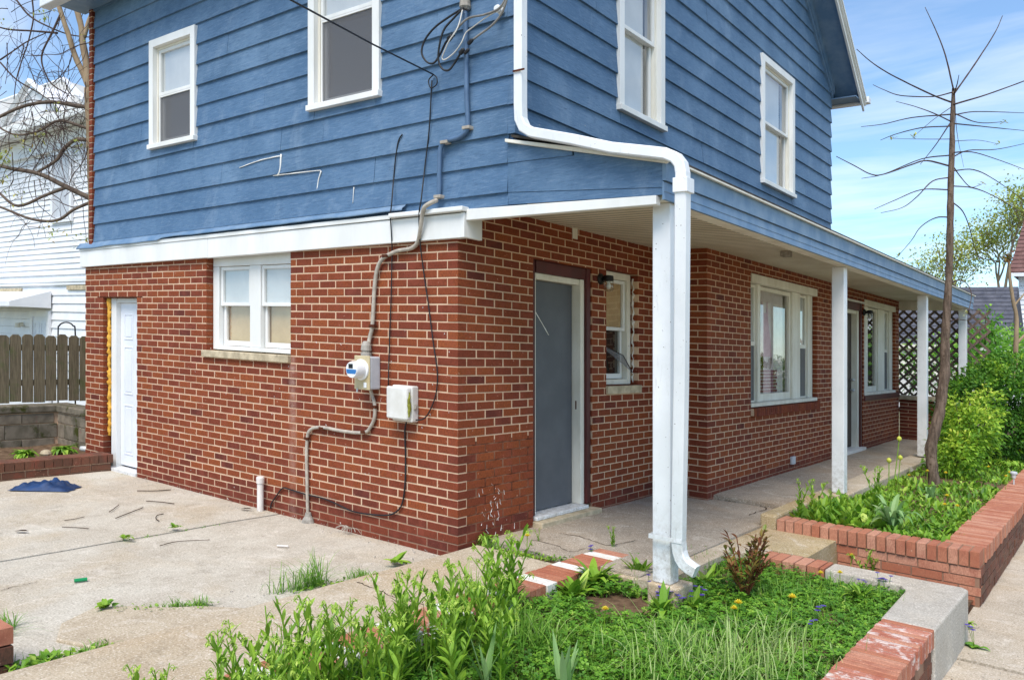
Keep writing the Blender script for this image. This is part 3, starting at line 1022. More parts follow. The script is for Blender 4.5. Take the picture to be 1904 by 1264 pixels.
def house_trim():
    m = MB()
    slope_box(m, -6.03, -3.3, -0.02, 0.05, 2.287, 2.475, 2.318, 2.510)
    slope_box(m, -3.297, 0.075, -0.02, 0.048, 2.316, 2.510, 2.362, 2.548)
    m.box(0.0765, 0.112, -0.055, 0.16, 2.362, 2.549)
    m.build('frieze_board', 'white_paint', house, bevel=0.004)
    m = MB()
    slope_box(m, -6.03, -0.62, -0.02, 0.058, 2.477, 2.520, 2.546, 2.580)
    m.build('frieze_cap', 'white_paint', house, bevel=0.003)
    m = MB()
    m.prism([(-0.66, -0.095, 2.549), (0.125, -0.095, 2.556), (0.125, -0.095, 2.592), (-0.66, -0.095, 2.584)], (0, 0.10, 0))
    m.build('frieze_crown', 'white_paint', house, bevel=0.006)
    # crumpled flashing strip
    mb = MB(); vs, fs = [], []
    n = 60
    for i in range(n + 1):
        u = -6.08 + (5.55) * i / n
        b = 2.500 + (u + 6.08) * 0.0150 + 0.010 * mnoise.noise(Vector((u * 2.2, 0, 0))) + (0.02 if u > -4.2 else 0)
        t = 2.575 + (u + 6.08) * 0.0150
        wv = 0.012 * mnoise.noise(Vector((u * 4, 5, 0)))
        vs += [(u, -0.026, t), (u, -0.034, t - 0.012), (u, -0.068 - wv, b + 0.02), (u, -0.074 - wv, b)]
    for i in range(n):
        for k in range(3):
            a = i * 4 + k
            fs.append((a, a + 1, a + 5, a + 4))
    mb.add(vs, fs)
    fl = mb.build('flashing', 'blue_metal', house, smooth=True)
    sm = fl.modifiers.new('thick', 'SOLIDIFY'); sm.thickness = 0.002
    # porch: ceiling, beam, fascia, roof
    m = MB()
    k = 0
    v = 0.03
    while v < 12.2:
        top = 2.66
        u0 = -0.06 if v < 3.34 else 0.52
        m.add([(u0, v, top), (1.62, v, top), (1.62, v + 0.084, top), (u0, v + 0.084, top), (u0, v + 0.086, top + 0.011), (1.62, v + 0.086, top + 0.011),
               (u0, v + 0.1, top + 0.011), (1.62, v + 0.1, top + 0.011)], [(0, 1, 2, 3), (3, 2, 5, 4), (4, 5, 7, 6)])
        v += 0.1
    c = m.build('porch_ceiling', 'soffit_vinyl', house); c['kind'] = 'stuff'
    MB().box(-0.1, 1.70, 0.02, 12.25, 2.672, 2.70).build('ceiling_deck', 'dark_inside', house)
    m = MB(); m.box(1.60, 1.737, 0.03, 12.24, 2.532, 2.668)
    m.build('porch_beam', 'cream_paint', house, bevel=0.004)
    m = MB(); m.box(0.52, 1.598, 12.13, 12.24, 2.50, 2.668)
    m.build('porch_beam', 'cream_paint', house, bevel=0.004)
    m = MB()
    m.prism([(0.114, -0.035, 2.492), (1.70, -0.035, 2.498), (1.70, -0.035, 2.556), (0.114, -0.035, 2.576)], (0, 0.06, 0))
    m.build('gable_trim', 'white_paint', house, bevel=0.004)
    # blue metal fascia in lengths, two bands each
    seams = [-0.028, 2.95, 5.7, 8.2, 10.35, 12.3]
    for a, b in zip(seams[:-1], seams[1:]):
        m = MB()
        m.prism([(1.739, a + .002, 2.526), (1.757, a + .002, 2.528), (1.750, a + .002, 2.575), (1.754, a + .002, 2.580), (1.748, a + .002, 2.640), (1.739, a + .002, 2.645)], (0, b - a - .004, 0))
        f = m.build('fascia_strip', 'blue_metal', house)
        m = MB()
        m.prism([(1.739, a + .002, 2.647), (1.764, a + .002, 2.647), (1.766, a + .002, 2.775), (1.739, a + .002, 2.778)], (0, b - a - .004, 0))
        m.build('fascia_strip', 'blue_metal', house)
    m = MB()
    m.prism([(0.555, -0.05, 3.06), (1.79, -0.05, 2.782), (1.79, -0.05, 2.797), (0.555, -0.05, 3.078)], (0, 12.4, 0))
    m.build('porch_roof', 'dark_shingle', house)
    m = MB(); m.prism([(0.50, -0.056, 3.030), (1.775, -0.056, 2.748), (1.80, -0.056, 2.764), (1.795, -0.056, 2.778), (0.50, -0.056, 3.054)], (0, 0.03, 0))
    m.build('drip_edge', 'cream_paint', house, bevel=0.003)
    m = MB(); m.prism([(1.768, -0.02, 2.768), (1.797, -0.02, 2.766), (1.797, -0.02, 2.780), (1.768, -0.02, 2.781)], (0, 12.34, 0))
    m.build('drip_edge', 'cream_paint', house, bevel=0.003)
    # roof of the low rear part
    m = MB(); m.box(-5.8, 0.6, 7.7, 12.3, 2.72, 2.80); m.build('rear_roof', 'dark_shingle', house)
    m = MB(); m.box(-5.9, -5.7, 0.1, 12.1, -0.2, 2.7); m.box(-5.7, 0.5, 12.0, 12.1, -0.2, 2.7)
    m.build('rear_wall', 'mortar', house)
    # main roof
    m = MB()
    e0, e1 = -0.34, 8.06
    zA, zB, zr = 5.62, 5.66, 8.80
    sl = (zr - 5.65) / 3.85
    for (va, vb) in ((e0, 3.85), (e1, 3.85)):
        za = 5.65 - sl * 0.34
        lo = [(-6.12, va, za), (0.95, va, za), (0.95, vb, zr), (-6.12, vb, zr)]
        hi = [(x, y, z + 0.05) for x, y, z in lo]
        m.add(lo + hi, [(0, 1, 2, 3), (4, 7, 6, 5), (0, 4, 5, 1), (1, 5, 6, 2), (3, 2, 6, 7), (0, 3, 7, 4)])
    m.build('roof', 'dark_shingle', house)
    m = MB()      # rake: blue soffit and frieze, white crown
    rk = lambda v: 5.65 + sl * (7.7 - v)
    for side in (1, -1):
        f = (lambda v: v) if side == 1 else (lambda v: 7.7 - v)
        a, b = 8.0, 3.86
        P = [(0.545, f(a), rk(a) - 0.05), (0.90, f(a), rk(a) - 0.05), (0.90, f(b), rk(b) - 0.05), (0.545, f(b), rk(b) - 0.05)]
        m.add(P + [(x, y, z + 0.03) for x, y, z in P], [(0, 1, 2, 3), (4, 7, 6, 5), (0, 4, 5, 1), (1, 5, 6, 2), (2, 6, 7, 3), (3, 7, 4, 0)])
        for (d0, h0, h1) in ((0.60, -0.20, -0.052), (0.58, -0.26, -0.2)):
            P = [(0.545, f(7.72), rk(7.72) + h0), (d0, f(7.72), rk(7.72) + h0), (d0, f(7.72), rk(7.72) + h1), (0.545, f(7.72), rk(7.72) + h1)]
            Q = [(x, f(b), rk(b) + (z - rk(7.72))) for x, y, z in P]
            m.add(P + Q, [(3, 2, 1, 0), (4, 5, 6, 7), (0, 1, 5, 4), (1, 2, 6, 5), (2, 3, 7, 6), (3, 0, 4, 7)])
    m.box(-6.0, 0.90, 7.70, 8.0, 5.352, 5.368)
    m.box(-6.0, 0.90, -0.30, 0.0, 5.352, 5.368)
    m.build('rake_soffit', 'blue_metal', house)
    m = MB()
    for side in (1, -1):
        f = (lambda v: v) if side == 1 else (lambda v: 7.7 - v)
        a, b = 8.05, 3.86
        for (x0, x1, h0, h1) in ((0.902, 0.93, -0.15, 0.0), (0.931, 0.955, -0.07, 0.0), (0.956, 0.972, -0.035, 0.0)):
            P = [(x0, f(a), rk(a) + h0), (x1, f(a), rk(a) + h0), (x1, f(a), rk(a) + h1), (x0, f(a), rk(a) + h1)]
            Q = [(x, f(b), z + rk(b) - rk(a)) for x, y, z in P]
            m.add(P + Q, [(3, 2, 1, 0), (4, 5, 6, 7), (0, 1, 5, 4), (1, 2, 6, 5), (2, 3, 7, 6), (3, 0, 4, 7)])
    m.build('rake_board', 'white_paint', house)
    for (v0, v1) in ((8.02, 8.14), (-0.44, -0.32)):
        m = MB()
        m.box(-6.2, 1.0, v0, v1, 5.33, 5.42)
        m.build('gutter', 'white_metal', house, bevel=0.01)


house_trim()


def post(u, v, w0, w1=2.53, half=0.062):
    m = MB()
    m.box(u - half, u + half, v - half, v + half, w0, w1)
    p = m.build('porch_post', 'white_metal', house, bevel=0.006)
    g = MB()
    for s in (-1, 1):                    # raised seam lips on the aluminium wrap
        g.box(u - half - 0.002, u - half + 0.012, v + s * (half - 0.006) - 0.004, v + s * (half - 0.006) + 0.004, w0 + 0.01, w1 - 0.01)
    g.build('wrap_seam', 'white_metal', p)
    return p


post(1.665, 0.17, 0.062, 2.53)
post(1.60, 4.36, 0.125)
post(1.60, 8.66, 0.14)
post(1.60, 12.22, 0.15, 2.53)
MB().box(1.580, 1.80, 0.07, 0.30, -0.3, 0.060).build('post_pad', 'walk_concrete', house, bevel=0.012)
# kerb the rear posts stand on
m = MB(); m.box(1.385, 1.535, 2.60, 4.15, -0.3, 0.118)
m.build('porch_kerb', 'aggregate', house, bevel=0.02)
m = MB(); m.box(1.395, 1.70, 4.152, 12.5, -0.3, 0.120)
m.build('porch_kerb', 'walk_concrete', house, bevel=0.012)


def ribbon_tube(mb, pts, hw, v0, v1):
    """rectangular pipe that stays in a plane y = const; pts are (u, w)"""
    P = [Vector((a, b)) for a, b in pts]
    L, Rr = [], []
    for i, p in enumerate(P):
        d = (P[min(i + 1, len(P) - 1)] - P[max(i - 1, 0)]).normalized()
        n = Vector((-d.y, d.x))
        L.append(p + n * hw); Rr.append(p - n * hw)
    c = 0.008
    vs, fs = [], []
    for a, b in zip(L, Rr):
        q = (a - b).normalized() * c
        vs += [(a.x - q.x, v0, a.y - q.y), (a.x, v0 + c, a.y), (a.x, v1, a.y), (b.x, v1, b.y), (b.x, v0 + c, b.y), (b.x + q.x, v0, b.y + q.y)]
    n = 6
    for i in range(len(P) - 1):
        for k in range(n):
            k2 = (k + 1) % n
            fs.append((i * n + k, i * n + k2, (i + 1) * n + k2, (i + 1) * n + k))
    fs.append(tuple(range(n))); m_ = (len(P) - 1) * n
    fs.append(tuple(range(m_ + n - 1, m_ - 1, -1)))
    mb.add(vs, fs)


def downspout():
    v0, v1 = -0.135, -0.065
    q = lambda x, y: (lambda p: (p.x, p.z))(pA(x, y, -0.10))
    m = MB()
    top = q(967, 0)
    pts = [(top[0], 5.40), (top[0], 4.3), q(967, 100), q(967, 195), q(968, 222), q(975, 238), q(990, 247), q(1070, 261), q(1140, 276), q(1215, 284), q(1240, 287), q(1257, 294), q(1266, 306), q(1269, 322), q(1269, 345)]
    ribbon_tube(m, pts, 0.036, v0, v1)
    d = m.build('downspout', 'white_metal', house)
    m = MB()
    b = q(1269, 335)
    u1 = b[0]
    ub = pA(1262, 1000, 0.10).x
    pts = [(u1, b[1]), (u1 + (ub - u1) * .5, 1.4), (ub, 0.37), (ub + 0.004, 0.30), (ub + 0.018, 0.255), (ub + 0.04, 0.225), (ub + 0.075, 0.205), (ub + 0.12, 0.188)]
    ribbon_tube(m, pts, 0.039, v0, v1)
    m.v = [(x, y + 0.2 * min(1.0, max(0.0, (b[1] - z) / (b[1] - 0.3))), z) for x, y, z in m.v]
    m.build('downspout_leg', 'white_metal', d)
    m = MB()
    b2 = q(1270, 345)
    m.box(b2[0] - 0.052, b2[0] + 0.045, v0 - 0.004, v1 + 0.03, b2[1] - 0.045, b2[1] + 0.045)
    m.build('coupling', 'white_metal', d, bevel=0.004)
    m = MB()
    m.box(1.600, ub + 0.041, 0.057, 0.061, 0.355, 0.382); m.box(1.597, 1.5995, 0.057, 0.235, 0.355, 0.382)
    m.build('strap', 'white_metal', d)
    m = MB()
    r = q(967, 135)
    m.box(r[0] - 0.03, r[0] + 0.07, v0 - 0.012, v0 - 0.006, r[1] - 0.006, r[1] + 0.006)
    m.build('rusty_strap', 'rust', d)


downspout()


# ------------------------------------------------------------------ windows and doors
def frame_ring(mb, F, s0, s1, w0, w1, t, d0, d1, bottom=None):
    b = t if bottom is None else bottom
    wbox(mb, F, s0, s0 + t, d0, d1, w0, w1)
    wbox(mb, F, s1 - t, s1, d0, d1, w0, w1)
    wbox(mb, F, s0 + t, s1 - t, d0, d1, w1 - t, w1)
    wbox(mb, F, s0 + t, s1 - t, d0, d1, w0, w0 + b)


def sheet(mb, F, s0, s1, d, w0, w1):
    mb.quad(F.p(s0, d, w0), F.p(s1, d, w0), F.p(s1, d, w1), F.p(s0, d, w1))


def unit(win, F, s0, s1, w0, w1, d, paint, split=0.5, screen=True, behind='blind', behind_low=None, fixed=False, gap=0.012):
    """the moving part of a window between its jambs: sashes, panes, screen, and the blind behind"""
    t = 0.034
    if fixed:
        m = MB(); frame_ring(m, F, s0, s1, w0, w1, 0.05, d - 0.04, d, 0.09)
        sa = m.build('sash', paint, win, bevel=0.003)
        m = MB(); sheet(m, F, s0 + 0.045, s1 - 0.045, d - 0.024, w0 + 0.085, w1 - 0.045)
        m.build('pane', 'glass', win)
    else:
        wm = w0 + (w1 - w0) * split
        m = MB(); frame_ring(m, F, s0, s1, wm - 0.012, w1, t, d - 0.03, d)
        m.build('upper_sash', paint, win, bevel=0.002)
        m = MB(); sheet(m, F, s0 + t - .004, s1 - t + .004, d - 0.016, wm + t - 0.016, w1 - t + .004)
        m.build('pane', 'glass', win)
        m = MB(); frame_ring(m, F, s0 + 0.004, s1 - 0.004, w0, wm + 0.022, t, d - 0.065, d - 0.034, 0.05)
        m.build('lower_sash', paint, win, bevel=0.002)
        m = MB(); sheet(m, F, s0 + t, s1 - t, d - 0.050, w0 + 0.046, wm - 0.008)
        m.build('pane', 'glass', win)
        if screen:
            m = MB(); sheet(m, F, s0 + 0.012, s1 - 0.012, d - 0.012, w0 + 0.012, wm - 0.013)
            m.build('insect_screen', 'insect_screen', win)
            m = MB(); frame_ring(m, F, s0 + 0.002, s1 - 0.002, w0 + 0.001, wm - 0.0125, 0.016, d - 0.02, d - 0.002)
            m.build('screen_frame', paint, win)
    if behind:
        wm = w0 + (w1 - w0) * split
        if behind_low:
            m = MB(); sheet(m, F, s0 + 0.003, s1 - 0.003, d - 0.0335, wm + 0.024, w1 - 0.003)
            m.build('blind', behind, win)
            m = MB(); wbox(m, F, s0 - 0.06, s1 + 0.06, d - gap - 0.076, d - gap - 0.072, w0 - 0.06, wm)
            m.build('blind', behind_low, win)  # in dark_inside this sheet paints the unlit room, not a blind
        else:
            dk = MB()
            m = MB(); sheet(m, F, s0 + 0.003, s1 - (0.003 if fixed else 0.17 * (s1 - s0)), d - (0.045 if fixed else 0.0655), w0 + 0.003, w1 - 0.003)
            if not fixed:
                sheet(dk, F, s0 - 0.003, s1 + 0.003, d - 0.11, w0 - 0.01, w1 + 0.01); dk.build('dark_backing', 'dark_inside', win)  # added near-black sheet, its colour stands in for the dark room
            m.build('blind', behind, win)  # given dark_inside, this one is painted room darkness as well


def upper_window(F, s0, s1, w0, w1, behind='blind', low='dark_inside', screen=True):
    m = MB()
    frame_ring(m, F, s0, s1, w0 + 0.05, w1, 0.082, -0.13, 0.046, 0.004)
    win = m.build('window', 'white_paint', house, bevel=0.004)
    m = MB()
    wbox(m, F, s0 - 0.006, s1 + 0.012, -0.13, 0.068, w0, w0 + 0.05)
    m.build('sill', 'white_paint', win, bevel=0.004)
    a, b, c, d = s0 + 0.083, s1 - 0.083, w0 + 0.055, w1 - 0.083
    m = MB(); frame_ring(m, F, a, b, c, d, 0.022, -0.06, -0.004, 0.01)
    m.build('stop', 'cream_paint', win)
    unit(win, F, a + 0.023, b - 0.023, c + 0.011, d - 0.023, -0.012, 'white_paint', 0.52, screen, behind, low)
    return win


upper_window(A0, -4.44, -3.545, 3.530, 4.715)
upper_window(A0, -1.73, -0.820, 3.565, 5.17)
upper_window(B1, 1.45, 2.30, 3.632, 5.19, 'blind', None, False)
upper_window(B1, 4.84, 6.00, 3.612, 5.165, 'blind', None, False)


def driveway_window():
    F = A0
    s0, s1, w0, w1 = -3.395, -2.04, 1.398, 2.33
    m = MB()
    wbox(m, F, s0, s0 + 0.10, -0.17, -0.075, w0, w1 - .092)
    wbox(m, F, s1 - 0.06, s1, -0.17, -0.075, w0, w1 - .092)
    wbox(m, F, s0, s1, -0.17, -0.075, w1 - 0.09, w1 + 0.1)
    cm = (s0 + s1) / 2 + 0.03
    wbox(m, F, cm - 0.085, cm + 0.085, -0.17, -0.080, w0 + .042, w1 - .092)
    wbox(m, F, s0 + .102, s1 - .062, -0.17, -0.055, w0, w0 + 0.04)
    win = m.build('window', 'white_paint', house, bevel=0.004)
    for a, b in ((s0 + 0.11, cm - 0.09), (cm + 0.09, s1 - 0.065)):
        unit(win, F, a, b, w0 + 0.045, w1 - 0.095, -0.095, 'white_paint', 0.52, False, 'blind', 'paper')
    # stone sill
    m = MB(); wbox(m, F, -3.44, -2.032, -0.15, 0.035, 1.318, 1.386)
    m.build('stone_sill', 'stone_sill', win, bevel=0.006)
    MB().box(-3.5, -1.95, .30, .32, 1.3, 2.45).build('dark_backing', 'dark_inside', win)


driveway_window()


def driveway_door():
    F = A0
    m = MB()
    wbox(m, F, -5.50, -5.385, -0.16, -0.070, -0.075, 1.92)
    wbox(m, F, -4.83, -4.79, -0.16, -0.075, -0.075, 1.92)
    wbox(m, F, -5.384, -4.831, -0.16, -0.080, 1.87, 1.92)
    d = m.build('door', 'white_paint', house, bevel=0.003)
    m = MB(); wbox(m, F, -5.383, -4.80, -0.165, -0.125, -0.03, 1.868)
    leaf = m.build('door_leaf', 'white_door', d)
    # six pressed panels, each a raised moulding ring
    for (a, b) in ((-5.30, -5.10), (-5.02, -4.83)):
        for (c, e) in ((1.44, 1.74), (0.80, 1.36), (0.10, 0.68)):
            m = MB(); frame_ring(m, F, a, b, c, e, 0.016, -0.1248, -0.119)
            m.build('door_panel', 'white_door', leaf, bevel=0.003)
            m = MB(); wbox(m, F, a + 0.035, b - 0.035, -0.1248, -0.120, c + 0.035, e - 0.035)
            m.build('door_panel', 'white_door', leaf, bevel=0.004)
    # small printed energy label left on the leaf
    m = MB()
    for k, (x0, x1, z) in enumerate(((0, .05, 1.625), (.012, .05, 1.61), (0, .03, 1.555), (.035, .05, 1.555))):
        wbox(m, F, -4.905 + x0, -4.905 + x1, -0.1246, -0.1242, z, z + 0.008 + 0.004 * (k % 2))
    m.build('sticker_print', 'black_rubber', leaf)
    m = MB(); wbox(m, F, -5.50, -4.79, -0.16, 0.015, -0.095, -0.052)
    m.build('threshold', 'white_metal', d, bevel=0.004)
    # bead of expanded foam in the gap by the brick
    g = random.Random(3)
    P = [Vector((-5.525 + g.uniform(-.010, .008), 0.062 + g.uniform(-.006, .006), 0.30 + i * 0.0235)) for i in range(70)]
    m = MB(); m.tube(P, [g.uniform(.014, .030) for _ in P], 8, wob=0.4)
    m.build('foam_bead', 'yellow_foam', d, smooth=True)
    # steel lintel and the dark gap over it
    m = MB(); wbox(m, F, -5.70, -4.66, -0.1, -0.002, 1.922, 1.934); m.build('lintel', 'rust', d)
    MB().box(-5.6, -4.7, .17, .19, -.1, 1.95).build('dark_backing', 'dark_inside', d)


driveway_door()


def porch_door():
    F = B0
    s0, s1, w0, w1 = 0.985, 1.932, 0.09, 2.312
    m = MB()
    wbox(m, F, s0, s0 + 0.07, -0.19, -0.03, w0, w1)
    wbox(m, F, s1 - 0.07, s1, -0.19, -0.012, w0, w1)
    wbox(m, F, s0 + .0705, s1 - .0705, -0.19, -0.020, w1 - 0.105, w1)
    d = m.build('door', 'maroon_paint', house, bevel=0.005)
    m = MB()
    wbox(m, F, s0 + 0.071, s0 + 0.12, -0.19, -0.06, w0, w1 - 0.106)
    wbox(m, F, s1 - 0.135, s1 - 0.071, -0.19, -0.040, w0, w1 - 0.106)
    wbox(m, F, s0 + 0.1205, s1 - 0.1355, -0.19, -0.055, w1 - 0.16, w1 - 0.106)
    m.build('door_jamb', 'cream_paint', d, bevel=0.004)
    m = MB(); wbox(m, F, s0 + 0.123, s1 - 0.15, -0.17, -0.13, w0 + 0.008, w1 - 0.165)
    leaf = m.build('door_leaf', 'grey_door', d)
    # a long scratch through the paint, bare metal showing
    p = [pB(x, y, -0.1292) for x, y in ((992, 573), (1000, 588), (1010, 605), (1020, 623))]
    m = MB(); m.tube(smooth_path(p, 5), 0.005, 5, wob=0.8); m.build('scratch', 'caulk', leaf)
    m = MB(); wbox(m, F, s1 - 0.1352, s1 - 0.131, -0.10, -0.085, 0.98, 1.06)
    m.build('strike_plate', 'rust', d)
    m = MB(); wbox(m, F, s0 - 0.01, s1 + 0.03, -0.19, 0.10, -0.05, 0.055)
    st = m.build('threshold', 'stone_sill', d, bevel=0.008)
    m = MB(); wbox(m, F, s0 + 0.03, s1 - 0.08, -0.17, 0.02, 0.056, 0.088)
    m.build('saddle', 'white_metal', d, bevel=0.006)
    MB().box(-.24, -.22, .9, 2.0, 0, 2.4).build('dark_backing', 'dark_inside', d)


porch_door()


def small_window():
    F = B0
    s0, s1, w0, w1 = 2.205, 2.815, 1.205, 2.34
    m = MB(); frame_ring(m, F, s0, s1, w0, w1, 0.07, -0.20, -0.075, 0.05)
    win = m.build('window', 'cream_paint', house, bevel=0.004)
    unit(win, F, s0 + 0.075, s1 - 0.075, w0 + 0.055, w1 - 0.075, -0.10, 'white_paint', 0.50, False, 'paper', 'dark_inside')
    m = MB(); wbox(m, F, 2.19, 2.875, -0.1, 0.03, 1.118, 1.198)
    m.build('stone_sill', 'stone_sill', win, bevel=0.006)
    # torn insect screen hanging from the lower sash
    a, b = pB(1128, 648, -0.09), pB(1172, 683, -0.03)
    m = MB()
    A, Bv, Cc, Dd = Vector((-.095, 2.28, 1.60)), Vector((-.05, 2.62, 1.50)), Vector((-.012, 2.74, 1.33)), Vector((-.085, 2.30, 1.56))
    m.quad(A, Bv, Cc, Dd)
    m.build('torn_screen', 'insect_screen', win)
    m = MB(); m.tube([A, Bv, Cc], 0.005, 6); m.build('screen_edge', 'black_metal', win)
    # flaking edge of the plaster on the far reveal
    g = random.Random(9)
    P = [Vector((-0.055 + g.uniform(-.012, .012), 2.832, 1.22 + i * 0.0277)) for i in range(40)]
    m = MB(); m.tube(P, [g.uniform(.003, .013) for _ in P], 6, wob=0.9)
    m.build('old_caulk', 'white_patch', win)
    MB().box(-.36, -.34, 2.1, 2.95, 1.1, 2.45).build('dark_backing', 'dark_inside', win)


small_window()


def bay_window():
    F = B1
    s0, s1, w0, w1 = 4.578, 7.055, 0.985, 2.51
    vs = lambda x: pB(x, 650, 0.46).y
    m = MB()
    wbox(m, F, s0, s1, -0.20, 0.012, w1 - 0.10, w1)
    wbox(m, F, s0, s0 + 0.05, -0.2, -0.06, w0, w1 - .1005)
    wbox(m, F, 6.868, s1, -0.2, -0.06, w0, w1 - .1005)
    wbox(m, F, 4.94, 5.03, -0.2, -0.055, w0, w1 - .1005)
    wbox(m, F, 6.205, 6.515, -0.2, -0.055, w0, w1 - .1005)
    wbox(m, F, s0, s1, -0.2, 0.01, w0 - 0.045, w0)
    win = m.build('window', 'cream_paint', house, bevel=0.005)
    unit(win, F, 5.032, 6.203, w0 + 0.002, w1 - 0.11, -0.085, 'cream_paint', 0.5, False, None, None, True)
    unit(win, F, 6.517, 6.866, w0 + 0.002, w1 - 0.11, -0.085, 'cream_paint', 0.5, True, 'blind', 'dark_inside')
    unit(win, F, s0 + 0.052, 4.938, w0 + 0.002, w1 - 0.11, -0.085, 'cream_paint', 0.5, True, 'blind', 'dark_inside')
    # lace curtain behind the picture pane, pleated
    n = 90
    a, b = 5.04, 6.10
    mb = MB(); v_, f_ = [], []
    for i in range(n + 1):
        s = a + (b - a) * i / n
        d = -0.150 + 0.006 * math.sin(i * 1.1)
        v_ += [F.p(s, d, w0 - 0.02), F.p(s, d, w1 - 0.06)]
    for i in range(n):
        o = i * 2; f_.append((o, o + 2, o + 3, o + 1))
    mb.add(v_, f_); mb.build('curtain', 'lace', win, smooth=True)
    # a child's pale dress on the curtain, with a basket and a brown bundle below it
    c = (a + b) / 2 - 0.16
    k = lambda pts: [F.p(c + x, -0.140, w0 + z) for x, z in pts]
    m = MB(); m.prism(k([(-.26, .55), (.22, .55), (.20, .72), (.10, 1.0), (.09, 1.12), (.085, 1.24), (.06, 1.24), (.05, 1.10), (-.06, 1.10), (-.10, 1.24), (-.125, 1.24), (-.12, 1.02), (-.20, .74)]), (0.006, 0, 0))
    m.build('hanging_dress', 'pink_cloth', win)
    m = MB(); g = random.Random(2)
    for _ in range(26):
        m.lathe(F.p(c + g.uniform(-.26, .20), -0.135, w0 + g.uniform(.40, .52)), (1, 0, 0), [(0.001, -.01), (g.uniform(.02, .05), 0), (0.001, .012)], 7)
    m.build('fur_bundle', 'brown_fur', win)
    m = MB()
    for r in range(8):
        for q in range(11):
            s = c - .34 + q * .068 + (0.034 if r % 2 else 0)
            z = .06 + r * .042
            m.prism([F.p(s, -.139, w0 + z), F.p(s + .052, -.139, w0 + z), F.p(s + .052, -.139, w0 + z + .030), F.p(s, -.139, w0 + z + .030)], (0.005, 0, 0))
    m.build('lace_basket', 'red_lace', win)
    MB().box(.10, .12, s0 - .1, s1 + .1, .8, 2.6).build('dark_backing', 'dark_inside', win)
    # rowlock sill, every brick tipped outwards
    m = MB(); s = s0 + 0.006
    i = 0
    while s < 7.05:
        t = RND.uniform(0.1, 0.6)
        P = [F.p(s, -0.1, 0.85), F.p(s + 0.058, -0.1, 0.85), F.p(s + 0.058, 0.045, 0.832), F.p(s, 0.045, 0.832)]
        Q = [F.p(s, -0.1, 0.938), F.p(s + 0.058, -0.1, 0.938), F.p(s + 0.058, 0.045, 0.928), F.p(s, 0.045, 0.928)]
        m.add(P + Q, [(0, 1, 2, 3), (7, 6, 5, 4), (3, 2, 6, 7), (1, 0, 4, 5), (2, 1, 5, 6), (0, 3, 7, 4)], t)
        s += 0.0695; i += 1
    q = m.build('rowlock_sill', 'brick', win); q['kind'] = 'stuff'
    m = MB(); wbox(m, F, s0, 7.05, -0.1, 0.035, 0.84, 0.925); m.build('sill_mortar', 'mortar', win)


bay_window()


def rear_door():
    F = B1
    s0, s1, w0, w1 = 8.30, 9.515, 0.10, 2.455
    m = MB()
    wbox(m, F, s0, s0 + 0.08, -0.2, -0.02, w0, w1)
    wbox(m, F, s1 - 0.09, s1, -0.2, -0.012, w0, w1)
    wbox(m, F, s0 + .0805, s1 - .0905, -0.2, -0.02, w1 - 0.12, w1)
    d = m.build('door', 'maroon_paint', house, bevel=0.004)
    m = MB()
    wbox(m, F, s1 - 0.20, s1 - 0.091, -0.2, -0.04, w0, w1 - 0.121)
    wbox(m, F, s0 + .081, s0 + 0.15, -0.2, -0.05, w0, w1 - 0.121)
    wbox(m, F, s0 + .1505, s1 - 0.2005, -0.2, -0.05, w1 - 0.18, w1 - 0.121)
    m.build('door_jamb', 'cream_paint', d, bevel=0.004)
    m = MB(); wbox(m, F, s0 + 0.151, s1 - 0.201, -0.18, -0.13, w0 + .01, w1 - 0.181)
    leaf = m.build('door_leaf', 'dark_door', d)
    m = MB()
    for w, r in ((1.03, .026), (1.20, .022)):
        m.lathe(F.p(s1 - 0.27, -0.13, w), (1, 0, 0), [(r * .5, 0), (r * .5, .03), (r, .04), (r, .055), (r * .6, .066)], 12)
    m.build('door_knob', 'meter_grey', leaf, smooth=True)
    m = MB(); wbox(m, F, s0 - .02, s1 + .02, -0.2, 0.05, 0.02, 0.10)
    m.build('threshold', 'white_paint', d, bevel=0.006)
    m = MB(); wbox(m, F, s0 - .05, s1 + .05, -.05, 0.02, w1 + .002, w1 + .03)
    m.build('lintel', 'white_paint', d)
    MB().box(.26, .28, 8.2, 9.6, 0, 2.6).build('dark_backing', 'dark_inside', d)


rear_door()


def rear_window():
    F = B1
    s0, s1, w0, w1 = 9.605, 11.795, 0.985, 2.54
    m = MB()
    wbox(m, F, s0, s1, -0.20, 0.01, w1 - 0.10, w1)
    wbox(m, F, s0, 10.03, -0.2, -0.05, w0, w1 - .1005)
    wbox(m, F, 11.55, s1, -0.2, -0.05, w0, w1 - .1005)
    wbox(m, F, 10.73, 11.19, -0.2, -0.05, w0, w1 - .1005)
    wbox(m, F, s0, s1, -0.2, 0.01, w0 - 0.045, w0)
    win = m.build('window', 'cream_paint', house, bevel=0.004)
    unit(win, F, 10.032, 10.728, w0 + .002, w1 - .11, -.075, 'cream_paint', .5, False, 'dark_inside', None, True)
    unit(win, F, 11.192, 11.548, w0 + .002, w1 - .11, -.075, 'cream_paint', .5, True, 'blind', 'dark_inside')
    m = MB(); wbox(m, F, s0 - .02, 12.08, -.1, .02, .845, .938); m.build('rowlock_sill', 'maroon_paint', win, bevel=.01)
    MB().box(.26, .28, 9.5, 11.9, .8, 2.6).build('dark_backing', 'dark_inside', win)


rear_window()

